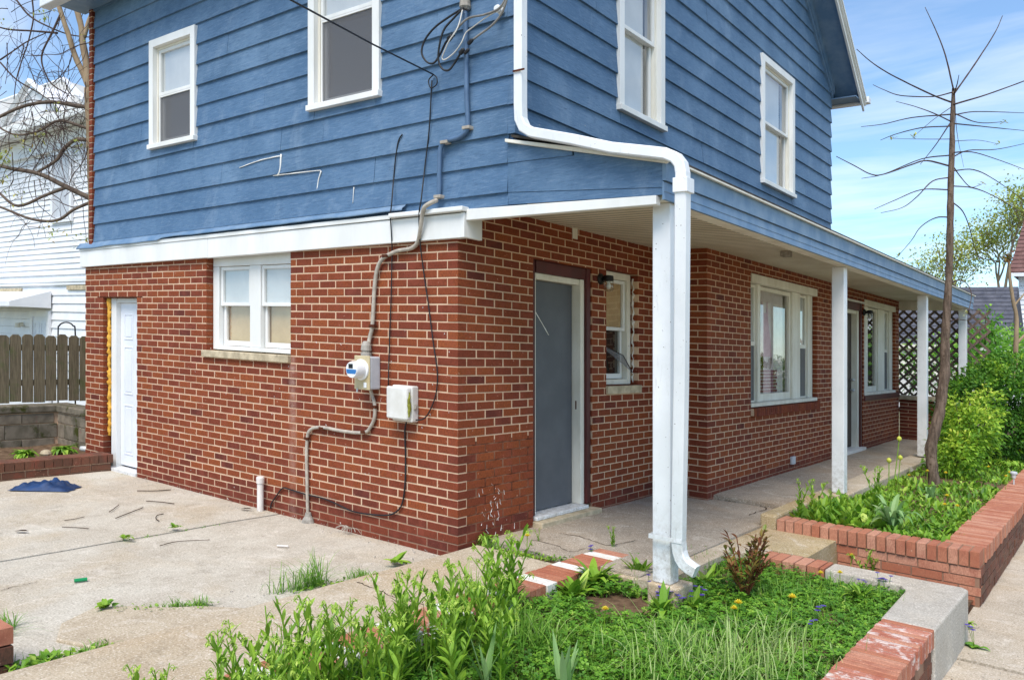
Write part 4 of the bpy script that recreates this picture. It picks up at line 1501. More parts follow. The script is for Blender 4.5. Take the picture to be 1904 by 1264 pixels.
# knee wall that ends the porch
kw = MB(); kw.box(0.545, 1.13, 12.135, 12.24, 0.0, 0.80)
kneewall = kw.build('knee_wall', 'mortar', house)
FA = FaceA(12.13)
for n in range(0, 12):
    a = 0.02 + n * 0.066
    s = 0.55 if n % 2 else 0.55 - 0.16
    while s < 1.13:
        x0, x1 = max(s, 0.546), min(s + 0.30, 1.13)
        if x1 - x0 > 0.03:
            q = MB(); brick_shape(q, FA.p, x0, x1, a + 0.007, a + 0.066 - 0.007, 0.09, 0.003, 0.004, RND.uniform(0.0, 0.4))
            q.build('brick', 'brick', kneewall)
        s += 0.313
m = MB(); m.box(0.50, 1.16, 12.08, 12.28, 0.802, 0.885); m.build('stone_cap', 'stone_sill', kneewall, bevel=0.008)


# ================================================================== FIXTURES
def wall_lamp(F, s, w, label):
    o = empty('wall_lamp', F.p(s, 0.0, w - 0.1))
    out = Vector(F.p(0, 1, 0)) - Vector(F.p(0, 0, 0))
    m = MB(); m.lathe(F.p(s, 0.0, w), out, [(0.055, 0.0), (0.055, 0.012), (0.04, 0.03), (0.022, 0.04), (0.020, 0.085)], 18)
    m.lathe(F.p(s, 0.095, w + 0.035), (0, 0, -1), [(0.02, 0.0), (0.046, 0.006), (0.050, 0.05), (0.046, 0.055)], 18)
    m.build('bracket', 'black_metal', o, smooth=False)
    m = MB(); m.lathe(F.p(s, 0.095, w - 0.02), (0, 0, -1), [(0.044, 0), (0.048, 0.012), (0.044, 0.02), (0.048, 0.03), (0.045, 0.075), (0.036, 0.098), (0.012, 0.104)], 20)
    m.build('glass_jar', 'jar_glass', o, smooth=True)
    m = MB(); m.lathe(F.p(s, 0.095, w - 0.022), (0, 0, -1), [(0.012, 0), (0.014, 0.02), (0.026, 0.05), (0.018, 0.072), (0.004, 0.078)], 12)
    m.build('bulb', 'white_paint', o, smooth=True)
    return tag(o, label, 'wall lamp', 'jar lamps by the porch doors')


wall_lamp(B0, 2.085, 2.235, 'black jar lamp on the brick pier beside the grey porch door')
wall_lamp(B1, 9.56, 2.32, 'black jar lamp beside the far porch door, under the porch ceiling')


def meter():
    o = empty('electric_meter', (-0.93, -0.06, 1.15))
    m = MB(); m.box(-1.02, -0.845, -0.115, -0.001, 1.155, 1.425)
    m.build('meter_box', 'meter_grey', o, bevel=0.012)
    m = MB(); m.box(-1.026, -0.842, -0.128, -0.1155, 1.150, 1.430)
    cov = m.build('meter_cover', 'meter_tan', o, bevel=0.006)
    m = MB(); m.lathe((-0.934, -0.1285, 1.315), (0, -1, 0), [(0.086, 0), (0.086, 0.012), (0.074, 0.02), (0.072, 0.055), (0.068, 0.10), (0.064, 0.112)], 28)
    g = m.build('meter_glass', 'meter_white', o, smooth=False)
    m = MB()
    P = [(-0.934 + 0.060 * math.cos(t), -0.2412, 1.315 + 0.060 * math.sin(t)) for t in [math.pi + 0.1 + i * (math.pi - 0.2) / 10 for i in range(11)]]
    m.prism([(p[0], p[1], max(p[2], 1.282)) for p in P], (0, -0.001, 0))
    m.add([(-0.992, -0.2425, 1.304), (-0.876, -0.2425, 1.304), (-0.876, -0.2425, 1.318), (-0.992, -0.2425, 1.318)], [(0, 1, 2, 3)])
    m.build('blue_label', 'meter_blue', g)
    m = MB(); m.box(-0.965, -0.915, -0.2435, -0.2415, 1.326, 1.362); m.build('display', 'black_metal', g)
    m = MB(); m.box(-0.905, -0.872, -0.136, -0.129, 1.168, 1.212); m.build('latch', 'meter_white', cov, bevel=.004)
    m = MB(); m.tube([(-0.985, -0.13, 1.16), (-0.985, -0.133, 1.125)], 0.008, 8); m.build('seal_tag', 'clear_plastic', cov)
    m = MB(); m.lathe((-0.955, -0.06, 1.425), (0, 0, 1), [(0.045, 0), (0.045, 0.03), (0.033, 0.035), (0.045, 0.05), (0.04, 0.09), (0.026, 0.12), (0.02, 0.125)], 14)
    m.build('conduit_hub', 'stone', o)
    tag(o, 'round electric meter on a grey box on the brick driveway wall', 'electric meter')


meter()


def phone_box():
    o = empty('phone_box', (-0.55, -0.05, 0.92))
    m = MB(); m.box(-0.635, -0.41, -0.075, -0.001, 0.925, 1.21); m.build('base', 'box_white', o, bevel=0.01)
    m = MB()
    m.prism([(-0.662, -0.0755, 0.945), (-0.655, -0.12, 0.945), (-0.60, -0.13, 0.945), (-0.46, -0.13, 0.945), (-0.425, -0.12, 0.945), (-0.418, -0.0755, 0.945)], (0, 0, 0.255))
    lid = m.build('lid', 'box_white', o, bevel=0.012)
    g = random.Random(4)
    m = MB()
    P = [Vector((-0.4195, -0.098 + g.uniform(-.004, .004), 0.965 + i * 0.0105)) for i in range(20)]
    m.tube(P, [0.004 + 0.010 * math.sin(math.pi * i / 19) for i in range(20)], 6, wob=.8)
    m.build('algae_streak', 'algae', lid)
    m = MB(); m.box(-0.415, -0.395, -0.06, -0.03, 1.03, 1.07); m.tube([(-0.40, -.05, 1.02), (-0.385, -.06, 1.04), (-0.39, -.05, 1.065)], .004, 6)
    m.build('clasp', 'stone', lid)
    tag(o, 'white plastic phone junction box stained with green algae on brick wall', 'utility box')


phone_box()


def on_wall(name, pts, r, mat, label, cat, v=-0.03, n=8, straps=(), sub=6, group=None, strap_mat='rust'):
    P = [pA(p[0], p[1], p[2] if len(p) > 2 else v) for p in pts]
    m = MB(); m.tube(smooth_path(P, sub), r, n)
    o = m.build(name, mat, smooth=True)
    tag(o, label, cat, group)
    for (x, y) in straps:
        c = pA(x, y, v)
        s = MB(); s.box(c.x - r * 1.9, c.x + r * 1.9, c.y - r * 1.25, c.y + abs(v) * 0.6, c.z - 0.012, c.z + 0.012)
        s.build('strap', strap_mat, o, bevel=0.003)
    return o


on_wall('service_mast', [(865, 22), (866, 60), (867, 120), (868, 180), (870, 225), (868, 242), (855, 255), (838, 260), (826, 264), (819, 278), (817, 310), (817, 345), (816, 366)],
        0.019, 'conduit_blue', 'blue painted service conduit running down the clapboards near the corner', 'conduit', -0.05,
        straps=((869, 238), (828, 265), (816, 366)), strap_mat='conduit_grey')
on_wall('meter_conduit', [(813, 372, -.06), (800, 378, -.11), (789, 386, -.12), (785, 400, -.10), (781, 430, -.08), (776, 452, -.04), (764, 462), (742, 466), (727, 472), (711, 482), (701, 502), (696, 540), (694, 580), (692, 608), (687, 630), (683, 652, -.06)],
        0.017, 'conduit_grey', 'pale grey conduit curving down the brick from the white frieze to the meter', 'conduit', -0.03,
        straps=((718, 476), (694, 606)))
on_wall('lower_conduit', [(688, 722, -.05), (693, 738), (697, 755), (696, 778), (688, 795), (680, 803), (660, 804), (630, 800), (605, 795), (585, 795), (574, 803), (571, 820), (570, 850), (571, 900), (572, 945), (573, 968)],
        0.015, 'conduit_grey', 'pale conduit running from under the meter down to the driveway', 'conduit', -0.025,
        straps=((696, 756), (677, 803), (599, 796), (571, 815)))
m = MB(); c = pA(573, 962, -.03); m.lathe((c.x, c.y, -0.09), (0, 0, 1), [(.06, 0), (.05, .03), (.03, .06), (.025, .09)], 12)
tag(m.build('conduit_collar', 'stone'), 'lump of cement round the foot of the lower conduit', 'cement')
on_wall('cable', [(748, 250, -.025), (741, 262, -.028), (736, 290, -.03), (732, 330, -.03), (728, 380, -.10), (726, 402, -.07), (728, 440, -.06), (729, 470, -.03), (727, 560, -.02), (724, 640, -.02), (722, 718, -.03)], 0.0055, 'black_rubber',
        'thin black cable hanging from the clapboards down to the phone box', 'cable', n=6)
on_wall('cable', [(803, 150, -.04), (798, 240, -.035), (790, 310, -.035), (783, 372, -.11), (779, 400, -.09), (781, 450, -.055), (787, 500, -.02), (797, 570, -.02), (806, 640, -.02), (813, 690, -.02), (811, 730, -.02), (800, 762, -.02), (788, 778, -.03), (773, 781, -.05)], 0.0055, 'black_rubber',
        'black cable looping right of the phone box under the frieze', 'cable', n=6)
on_wall('cable', [(757, 780, -.05), (753, 800, -.02), (754, 850), (753, 900), (748, 935), (738, 950), (722, 957), (690, 956), (655, 950), (625, 936), (600, 926), (570, 919), (540, 910), (526, 907), (515, 920), (505, 935), (503, 945)], 0.007, 'black_rubber',
        'black cable drooping along the foot of the brick driveway wall', 'cable', -0.016, 6)
on_wall('wire_tangle', [(862, 15, -.09), (835, 32, -.10), (808, 52, -.12), (790, 75, -.13), (784, 98, -.14), (793, 115, -.13), (806, 118, -.12), (818, 102, -.1), (830, 78, -.1), (845, 66, -.1)], 0.008, 'black_rubber',
        'black service wire loop hanging leftmost from the mast head', 'wire', n=6)
on_wall('wire_tangle', [(861, 16, -.10), (843, 35, -.12), (826, 55, -.14), (818, 80, -.15), (815, 110, -.14), (822, 128, -.13), (834, 131, -.12), (845, 118, -.1), (855, 102, -.1), (864, 94, -.08)], 0.008, 'black_rubber',
        'black service wire loop hanging lowest from the mast head', 'wire', n=6)
on_wall('wire_tangle', [(860, 18, -.10), (855, 40, -.12), (848, 58, -.14), (836, 75, -.15), (828, 92, -.14), (822, 108, -.13), (828, 111, -.12), (845, 98, -.1), (858, 80, -.1), (866, 62, -.09), (878, 52, -.09), (905, 32, -.12), (935, 12, -.14), (941, -12, -.16)], 0.0055, 'pale_cable',
        'bare pale service wire zigzagging below the mast head', 'wire', n=6)
on_wall('wire_tangle', [(842, 66, -.1), (855, 48, -.11), (872, 34, -.12), (900, 28, -.13), (925, 18, -.14), (938, 2, -.15), (941, -14, -.16)], 0.008, 'grey_cable',
        'grey service wire arching up to the corner insulator', 'wire', n=6)
on_wall('wire_tangle', [(872, 80, -.09), (890, 66, -.10), (912, 50, -.12), (930, 30, -.14), (940, 8, -.15), (944, -10, -.16)], 0.008, 'grey_cable',
        'grey service wire running lowest to the corner insulator', 'wire', n=6)
m = MB()
for (x, y, r) in ((836, 72, .02), (858, 97, .018), (874, 79, .016), (867, 97, .014)):
    c = pA(x, y, -.105); m.lathe((c.x - .02, c.y, c.z - .012), (.8, 0, .5), [(r * .5, 0), (r, .01), (r * .9, .045), (r * .5, .055)], 8)
tag(m.build('wire_splice', 'black_rubber'), 'black taped splices on the service wires by the mast', 'splice')
m = MB(); c = pA(865, 14, -.05); m.lathe((c.x, c.y, c.z - .02), (0, 0, 1), [(.03, 0), (.045, .02), (.04, .07), (.02, .09)], 10)
tag(m.build('mast_head', 'stone'), 'weathered hood on top of the blue service mast', 'mast head')
m = MB(); c = pA(934, 22, -.03); m.lathe((c.x, c.y, c.z), (0, -1, 0), [(.02, 0), (.03, .02), (.018, .04), (.03, .06), (.02, .075)], 12)
tag(m.build('insulator', 'white_paint'), 'white insulator knob on the blue corner holding the grey wires', 'insulator')
# overhead drop wire
e = pA(806, 139, -.03)
far = at(540, 0, 4.6); far2 = far + (far - e) * 0.6
m = MB(); m.tube([e, e + (far - e) * .5 + Vector((0, 0, -.01)), far, far2], 0.006, 6)
m.tube(smooth_path([e, pA(797, 150, -.05), pA(801, 164, -.05), pA(812, 157, -.05), pA(812, 145, -.05), e], 5), 0.005, 6)
tag(m.build('drop_wire', 'black_rubber', smooth=True), 'black overhead wire slanting across the clapboards to a hook', 'wire')
# capped cleanout pipe
c = pA(484, 948, -.06)
o = empty('cleanout_pipe', (c.x, c.y, -0.09))
m = MB(); m.lathe((c.x, c.y, -0.09), (0, 0, 1), [(.03, 0), (.03, .27)], 18); m.build('pipe', 'pvc', o, smooth=False)
m = MB(); m.lathe((c.x, c.y, 0.175), (0, 0, 1), [(.037, 0), (.038, .05), (.03, .062), (.012, .066)], 18); m.build('cap', 'pvc', o)
tag(o, 'capped white plastic pipe standing by the brick wall', 'pipe')
m = MB(); c = pB(1472, 855, .54); m.box(.541, .575, c.y - .06, c.y + .06, c.z - .05, c.z + .05); m.box(.575, .583, c.y - .03, c.y + .03, c.z - .03, c.z + .03)
tag(m.build('outlet_box', 'meter_grey', bevel=.004), 'small grey outlet box low on the porch brick wall', 'outlet box')
m = MB()
c = pB(1462, 480, 1.2); m.box(c.x - .05, c.x + .05, c.y - .05, c.y + .05, 2.60, 2.66)
tag(m.build('ceiling_fixture', 'stone', bevel=.01), 'small grey fixture base on the porch ceiling near the beam', 'ceiling fixture')
m = MB(); c = pB(1071, 428, 0.02); m.box(0.004, .012, c.y - .04, c.y + .04, c.z - .08, c.z + .07)
tag(m.build('loose_trim', 'cream_paint'), 'loose strip of cream trim hanging below the porch ceiling', 'trim piece')


# ------------------------------------------------------------------ trellis
def trellis():
    o = empty('trellis', (1.2, 12.33, 0.5))
    u0, u1, w0, w1 = 0.48, 2.02, 0.42, 2.52
    g = random.Random(8)
    for sgn in (1, -1):
        k = -3.0
        while k < 4.6:
            # line  w = sgn*(u-u0) + k
            pts = []
            for u in (u0, u1):
                w = sgn * (u - u0) + (k if sgn > 0 else k)
                pts.append((u, w))
            (ua, wa), (ub, wb) = pts
            t0, t1 = 0.0, 1.0
            dw = wb - wa
            for lim, low in ((w0, True), (w1, False)):
                if abs(dw) > 1e-9:
                    t = (lim - wa) / dw
                    if (dw > 0) == low: t0 = max(t0, t)
                    else: t1 = min(t1, t)
            if t1 - t0 > 0.06 and not (sgn > 0 and g.random() < 0.05):
                a = Vector((ua + (ub - ua) * t0, 0, wa + dw * t0)); b = Vector((ua + (ub - ua) * t1, 0, wa + dw * t1))
                d = (b - a).normalized(); n = Vector((-d.z, 0, d.x)) * 0.021
                v = 12.33 if sgn > 0 else 12.344
                m = MB(); m.prism([(p.x, v, p.z) for p in (a - n, b - n, b + n, a + n)], (0, 0.012, 0), g.random())
                m.build('slat', 'wood_trellis', o)
            k += 0.180
    tag(o, 'weathered brown diamond lattice closing the far end of the porch', 'trellis')


trellis()


# ================================================================== PLANTERS
def rowlock(parent, name_mat, P, s0, s1, step, l0, l1, w0, w1, rnd, tone=None, gap=0.010, paint=None):
    """bricks on edge side by side: P(s, l, w)"""
    s = s0; i = 0
    while s < s1 - 0.02:
        e = min(s + step - gap, s1)
        a, b = l0 + rnd.uniform(-.006, .006), l1 + rnd.uniform(-.006, .006)
        top = w1 + rnd.uniform(-.0005, .004)
        c = 0.004
        m = MB()
        t = tone if tone is not None else rnd.uniform(0.2, 1.0)
        vs = [P(s, a, w0), P(e, a, w0), P(e, b, w0), P(s, b, w0),
              P(s, a, top - c), P(e, a, top - c), P(e, b, top - c), P(s, b, top - c),
              P(s + c, a + c, top), P(e - c, a + c, top), P(e - c, b - c, top), P(s + c, b - c, top)]
        m.add(vs, [(0, 3, 2, 1), (0, 1, 5, 4), (1, 2, 6, 5), (2, 3, 7, 6), (3, 0, 4, 7), (4, 5, 9, 8), (5, 6, 10, 9), (6, 7, 11, 10), (7, 4, 8, 11), (8, 9, 10, 11)], t)
        m.build('brick', paint(i, s) if paint else name_mat, parent)
        s += step; i += 1


def stretcher(parent, mat, P, s0, s1, L, l0, l1, w0, w1, rnd, off=0.0, gap=0.012):
    s = s0 - off
    while s < s1 - 0.02:
        a, b = max(s, s0), min(s + L - gap, s1)
        if b - a > 0.03:
            d = rnd.uniform(-.004, .004)
            m = MB()
            vs = [P(a, l0 + d, w0), P(b, l0 + d, w0), P(b, l1, w0), P(a, l1, w0), P(a, l0 + d, w1), P(b, l0 + d, w1), P(b, l1, w1), P(a, l1, w1)]
            m.add(vs, [(0, 3, 2, 1), (4, 5, 6, 7), (0, 1, 5, 4), (1, 2, 6, 5), (2, 3, 7, 6), (3, 0, 4, 7)], rnd.uniform(.1, .9))
            m.build('brick', mat, parent)
        s += L


def planters():
    r = random.Random(21)
    along_v = lambda s, l, w: (l, s, w)
    along_u = lambda s, l, w: (s, l, w)
    # edging between the walk and the front bed, some bricks whitewashed
    m = MB(); m.box(0.81, 1.055, -5.0, 0.73, -0.22, 0.009)
    e = m.build('brick_edging', 'mortar')
    tag(e, 'low brick edging with whitewashed stripes between the front walk and the weedy bed', 'brick edging')
    def paint(i, s):
        return 'white_patch' if (i % 7) in (0, 1) else 'garden_brick'
    rowlock(e, 'garden_brick', along_v, -4.6, 0.76, 0.061, 0.80, 1.065, -0.12, 0.016, r, None, 0.010, paint)
    m = MB(); m.box(1.075, 1.40, 0.30, 0.74, -0.2, -0.012); m.build('cement_pad', 'walk_concrete', e, bevel=.01)
    # front bed: back wall and street wall
    m = MB()
    m.box(1.80, 2.27, 1.53, 1.72, -0.45, -0.016)
    m.box(2.90, 3.155, -5.0, 0.62, -0.6, -0.003)
    w = m.build('planter_wall', 'mortar')
    tag(w, 'low planter wall of pink bricks capped with smooth cement at the sidewalk corner', 'planter wall')
    rowlock(w, 'garden_brick', along_u, 1.79, 2.28, 0.092, 1.50, 1.735, -0.16, 0.006, r, None, 0.010)
    rowlock(w, 'garden_brick', along_v, -1.9, 0.625, 0.0575, 2.885, 3.168, -0.105, 0.0, r, None, 0.0105,
            lambda i, s: 'smeared_brick' if i in (23, 24, 25, 26, 33, 34, 35, 36, 38, 39, 41, 42) else 'garden_brick')
    for k in range(3):
        stretcher(w, 'old_brick', along_v, -1.9, 0.62, 0.21, 3.158, 3.06, -0.185 - k * .075, -0.118 - k * .075, r, 0.1 * (k % 2))
    m = MB()
    m.prism([(2.285, 1.50, 0.004), (2.285, 1.745, 0.004), (3.155, 1.74, 0.008), (3.195, 1.70, 0.006), (3.175, 0.632, 0.0), (2.875, 0.632, 0.0), (2.86, 1.38, 0.0), (2.80, 1.50, 0.002)], (0, 0, -0.5))
    m.build('cement_coping', 'smooth_cement', w, bevel=0.014)
    # right-hand bed by the porch
    m = MB()
    m.box(1.55, 3.14, 2.6185, 2.80, -0.5, 0.085)
    m.box(2.875, 3.145, 2.80, 12.0, -0.5, 0.089)
    w = m.build('planter_wall', 'mortar')
    tag(w, 'long brick planter wall with upright capping bricks beside the porch and sidewalk', 'planter wall')
    rowlock(w, 'garden_brick', along_u, 1.545, 3.155, 0.0766, 2.60, 2.83, -0.032, 0.088, r, None, 0.0115)
    for k in range(4):
        stretcher(w, 'garden_brick', along_u, 1.545 if k == 0 else 2.07, 3.15, 0.232, 2.612, 2.72, -0.110 - k * .074, -0.046 - k * .074, r, 0.11 * (k % 2))
    rowlock(w, 'garden_brick', along_v, 2.835, 11.8, 0.060, 2.86, 3.16, -0.03, 0.092, r, None, 0.0105)
    for k in range(4):
        stretcher(w, 'old_brick', along_v, 2.62, 11.8, 0.225, 3.15, 3.05, -0.108 - k * .074, -0.046 - k * .074, r, 0.11 * (k % 2))
    # bed across the driveway
    m = MB(); m.box(-5.56, -5.34, -3.0, -0.02, -0.2, 0.09)
    w = m.build('planter_wall', 'mortar')
    tag(w, 'low mossy brick planter wall beside the white driveway door', 'planter wall')
    rowlock(w, 'old_brick', along_v, -3.0, 0.0, 0.098, -5.58, -5.32, 0.012, 0.105, r, None, 0.009)
    for k in range(2):
        stretcher(w, 'old_brick', along_v, -3.0, 0.0, 0.23, -5.33, -5.45, -0.068 - k * .074, -0.002 - k * .074, r, 0.11 * (k % 2))
    # block wall behind it
    m = MB(); m.box(-7.55, -7.30, -3.0, 0.45, -0.3, 0.42); m.box(-7.30, -6.0, 0.24, 0.45, -0.3, 0.42)
    w = m.build('block_wall', 'mortar')
    tag(w, 'stained concrete block retaining wall below the wooden fence', 'retaining wall')
    for k in range(3):
        z0, z1 = -0.10 + k * .19, 0.08 + k * .19
        if k == 2: z0, z1 = 0.285, 0.405
        for (s0, s1, P) in ((-3.0, 0.23, lambda s, l, z: (-7.28 - l, s, z)), (-7.27, -6.01, lambda s, l, z: (s, 0.225 + l, z))):
            s = s0 - (0.2 if k % 2 else 0.0)
            while s < s1 - .03:
                a, b = max(s, s0), min(s + .392, s1)
                if b - a > .04:
                    q = MB(); d = r.uniform(-.006, .004)
                    vs = [P(a, d, z0), P(b, d, z0), P(b, .12, z0), P(a, .12, z0), P(a, d, z1), P(b, d, z1), P(b, .12, z1), P(a, .12, z1)]
                    q.add(vs, [(0, 3, 2, 1), (4, 5, 6, 7), (0, 1, 5, 4), (1, 2, 6, 5), (2, 3, 7, 6), (3, 0, 4, 7)])
                    q.build('block', r.choice(('block_stone', 'block_stone', 'moss_stone')), w, bevel=.006)
                s += .40
    m = MB(); m.box(-7.60, -7.255, -3.0, 0.50, 0.424, 0.515); m.box(-7.254, -6.0, 0.20, 0.50, 0.424, 0.515)
    m.build('cap_stone', 'moss_stone', w, bevel=.015)
    # brick stub at the near edge of the drive
    c = pG(8, 1262, -0.08)
    m = MB(); m.box(c.x - .30, c.x - .02, c.y - .55, c.y + .02, -.2, -.03)
    w = m.build('brick_pier', 'mortar')
    tag(w, 'corner of a weathered brick pier beside weeds at the near left', 'brick pier')
    for k in range(3):
        z = -.10 + k * .088
        stretcher(w, 'old_brick' if k < 2 else 'garden_brick', along_v, c.y - .5, c.y + .04, .22, c.x + .0, c.x - .28, z, z + .078, r, .11 * (k % 2))


planters()


def fence():
    o = empty('wooden_fence', (-7.65, -0.8, 0.52))
    r = random.Random(31)
    v = -3.2
    while v < 2.2:
        wd = 0.136
        h = 1.44 + r.uniform(-.02, .015) + 0.012 * v
        c = 0.035
        m = MB()
        u = -7.62 + r.uniform(-.008, .008)
        b = 0.535 + r.uniform(-.012, .012)
        m.prism([(u, v, b), (u, v + wd, b), (u, v + wd, h - c), (u, v + wd - c, h), (u, v + c, h), (u, v, h - c)], (-0.018, 0, 0))
        m.build('picket', 'fence_wood', o)
        v += 0.148 + r.uniform(-.004, .006)
    for z in (0.75, 1.22):
        m = MB(); m.box(-7.70, -7.648, -3.2, 2.3, z, z + .08); m.build('rail', 'fence_wood', o)
    tag(o, 'grey green dog-eared picket fence on the block wall', 'fence')


fence()


# ================================================================== NEIGHBOURS
def neighbours():
    # white clapboard house across the drive
    o = empty('neighbour_house', (-18, 6, 0))
    m = MB(); m.box(-27, -11.0, 3.06, 9, -0.5, 5.7); m.build('wall', 'white_vinyl', o)
    g = random.Random(77)
    z = 2.62
    while z < 5.6:
        m = MB(); m.prism([(-27, 3.05, z), (-27, 3.028, z + .004), (-27, 3.046, z + .112), (-27, 3.055, z + .112)], (16, 0, 0))
        m.build('siding_board', 'white_vinyl', o); z += .115
    z = 0.3
    while z < 2.2:
        m = MB(); m.prism([(-27, 3.05, z), (-27, 3.025, z + .004), (-27, 3.046, z + .168), (-27, 3.055, z + .168)], (16, 0, 0))
        m.build('siding_board', 'white_vinyl', o); z += .172
    m = MB(); m.box(-27, -11, 2.98, 3.06, 2.46, 2.54); m.box(-27, -11, 2.995, 3.06, 2.40, 2.46); m.build('belt_trim', 'white_vinyl', o, bevel=.01)
    for (a, b, c) in ((-13.3, -12.3, 2.3), (-16.9, -15.5, 2.265)):
        m = MB(); m.box(a, b, 3.0, 3.04, c, c + .09); m.build('rotted_trim', 'stone_sill', o)
    m = MB(); m.box(-27, -11, 2.55, 3.06, 5.60, 5.66); m.box(-27, -11, 2.50, 2.56, 5.56, 5.74); m.build('cornice', 'white_paint', o, bevel=.02)
    m = MB(); m.box(-27, -11, 2.95, 3.05, 5.2, 5.58); m.build('frieze', 'white_vinyl', o)
    # roof: long slope, hip and a small pediment
    m = MB()
    m.add([(-27, 2.5, 5.72), (-11.4, 2.5, 5.72), (-18.4, 5.2, 8.05), (-27, 5.2, 8.05), (-11.4, 9.5, 5.72), (-27, 9.5, 5.72)],
          [(0, 1, 2, 3), (1, 4, 2), (2, 4, 5, 3)])
    m.build('roof', 'pale_shingle', o)
    m = MB(); m.tube([(-27, 5.2, 8.07), (-18.4, 5.2, 8.07), (-11.4, 2.5, 5.76)], .07, 6); m.build('ridge_cap', 'white_vinyl', o)
    m = MB(); a = (-15.6, 2.7, 5.75); b = (-12.6, 2.7, 5.75); c = (-14.1, 2.7, 6.55)
    m.add([a, b, c, (-15.6, 4.2, 5.9), (-12.6, 4.2, 5.9), (-14.1, 4.6, 6.7)], [(0, 1, 2), (0, 2, 5, 3), (1, 4, 5, 2)]); m.build('dormer', 'white_vinyl', o)
    m = MB(); m.tube([(-15.75, 2.62, 5.72), (-14.1, 2.62, 6.6), (-12.45, 2.62, 5.72)], .07, 6); m.build('rake_trim', 'white_vinyl', o)
    for (s0, s1, w0, w1) in ((-14.0, -13.05, 3.7, 5.2),):
        m = MB(); F = FaceA(3.03); frame_ring(m, F, s0, s1, w0, w1, .1, 0, .05); w_ = m.build('window', 'white_vinyl', o)
        m = MB(); wbox(m, F, s0 + .1, s1 - .1, 0.0, .02, w0 + .1, w1 - .1); m.build('pane', 'meter_grey', w_)
        m = MB(); wbox(m, F, s0 + .1, s1 - .1, .02, .04, (w0 + w1) / 2 - .03, (w0 + w1) / 2 + .03); m.build('meeting_rail', 'white_vinyl', w_)
    # porch hood and door
    m = MB(); m.prism([(-18, 3.0, 2.28), (-18, 2.2, 2.02), (-18, 2.2, 1.92), (-18, 3.0, 1.92)], (4.0, 0, 0)); m.build('porch_hood', 'white_vinyl', o)
    F = FaceA(3.03); m = MB(); frame_ring(m, F, -14.98, -14.05, -0.3, 1.86, .12, 0, .06); d = m.build('door', 'white_vinyl', o)
    m = MB(); wbox(m, F, -14.86, -14.17, .005, .03, -.3, 1.74); d2 = m.build('door_leaf', 'white_door', d)
    for (a, b) in ((-14.8, -14.55), (-14.48, -14.23)):
        m = MB(); frame_ring(m, F, a, b, 1.25, 1.62, .03, .03, .04); m.build('door_panel', 'white_door', d2)
    m = MB(); m.lathe((-15.4, 3.0, 1.55), (0, -1, 0), [(.05, 0), (.05, .05), (.03, .1)], 10); m.lathe((-15.4, 2.9, 1.58), (0, 0, -1), [(.05, 0), (.06, .1)], 10)
    m.build('porch_lamp', 'cream_paint', o)
    tag(o, 'white clapboard house with cornice behind the wooden fence', 'house')
    # shed roof and house beyond the trellis
    o = empty('grey_roofed_house', (-1.5, 31, 0))
    F = FaceA(29)
    m = MB(); m.box(-9, 0.35, 29.2, 36, -1, 2.0); m.build('wall', 'white_vinyl', o)
    for k in range(16):
        t0, t1 = k / 16, (k + 1) / 16
        r = random.Random(k)
        s = -9.2 + r.uniform(0, .3)
        m = MB()
        while s < 0.55:
            e = min(s + r.choice((.3, .45, .6)), 0.56)
            y0, z0 = 28.6 + 3.4 * t0, 1.85 + 2.65 * t0
            y1, z1 = 28.6 + 3.4 * t1, 1.85 + 2.65 * t1
            sh = r.random()
            m.add([(s, y0, z0 + .03), (e - .01, y0, z0 + .03), (e - .01, y1, z1 + .01), (s, y1, z1 + .01)], [(0, 1, 2, 3)], sh)
            s = e
        m.build('shingle_course', 'shingle', o)
    m = MB(); m.add([(-9.3, 28.6, 1.84), (.55, 28.6, 1.84), (.55, 32, 4.49), (-9.3, 32, 4.49), (.55, 35.4, 1.84), (-9.3, 35.4, 1.84)], [(0, 1, 2, 3), (3, 2, 4, 5), (1, 4, 2)])
    m.build('roof', 'shingle', o)
    tag(o, 'low house with grey shingle roof beyond the porch lattice', 'house')
    o = empty('brown_roofed_house', (3, 40, 0))
    m = MB(); m.box(0.12, 9, 36.6, 44, -1, 5.55); m.build('wall', 'white_vinyl', o)
    z = .5
    while z < 5.4:
        m = MB(); m.prism([(.115, 36.59, z), (.115, 36.55, z + .01), (.115, 36.58, z + .19), (.115, 36.595, z + .19)], (8.8, 0, 0)); m.build('siding_board', 'white_vinyl', o); z += .2
    for k in range(22):
        t0, t1 = k / 22, (k + 1) / 22
        r = random.Random(k + 50)
        m = MB(); s = -.18 + .62 * t0 + r.uniform(0, .02)
        while s < 9:
            e = s + r.choice((.25, .35, .45))
            m.add([(s, 36.1 + 3.4 * t0, 5.45 + 4.2 * t0 + .04), (e - .01, 36.1 + 3.4 * t0, 5.45 + 4.2 * t0 + .04), (e - .01, 36.1 + 3.4 * t1, 5.45 + 4.2 * t1 + .01), (s, 36.1 + 3.4 * t1, 5.45 + 4.2 * t1 + .01)], [(0, 1, 2, 3)], r.random())
            s = e
        m.build('shingle_course', 'brown_shingle', o)
    m = MB(); m.add([(-.2, 36.1, 5.44), (9, 36.1, 5.44), (9, 39.5, 9.64), (.42, 39.5, 9.64), (-.2, 44, 5.4)], [(0, 1, 2, 3), (0, 3, 4)]); m.build('roof', 'brown_shingle', o)
    m = MB(); m.box(-.2, 9, 36.05, 36.12, 5.28, 5.43); m.build('fascia', 'white_vinyl', o)
    tag(o, 'white house with brown shingle roof at the far right edge', 'house')
    m = MB(); m.box(-3, 8, 27.2, 27.35, 0.9, 2.05); m.box(-3, 8, 27.0, 27.2, 1.95, 2.1)
    tag(m.build('back_fence', 'cream_paint'), 'pale garden wall with coping behind the right-hand shrubs', 'garden wall')


neighbours()


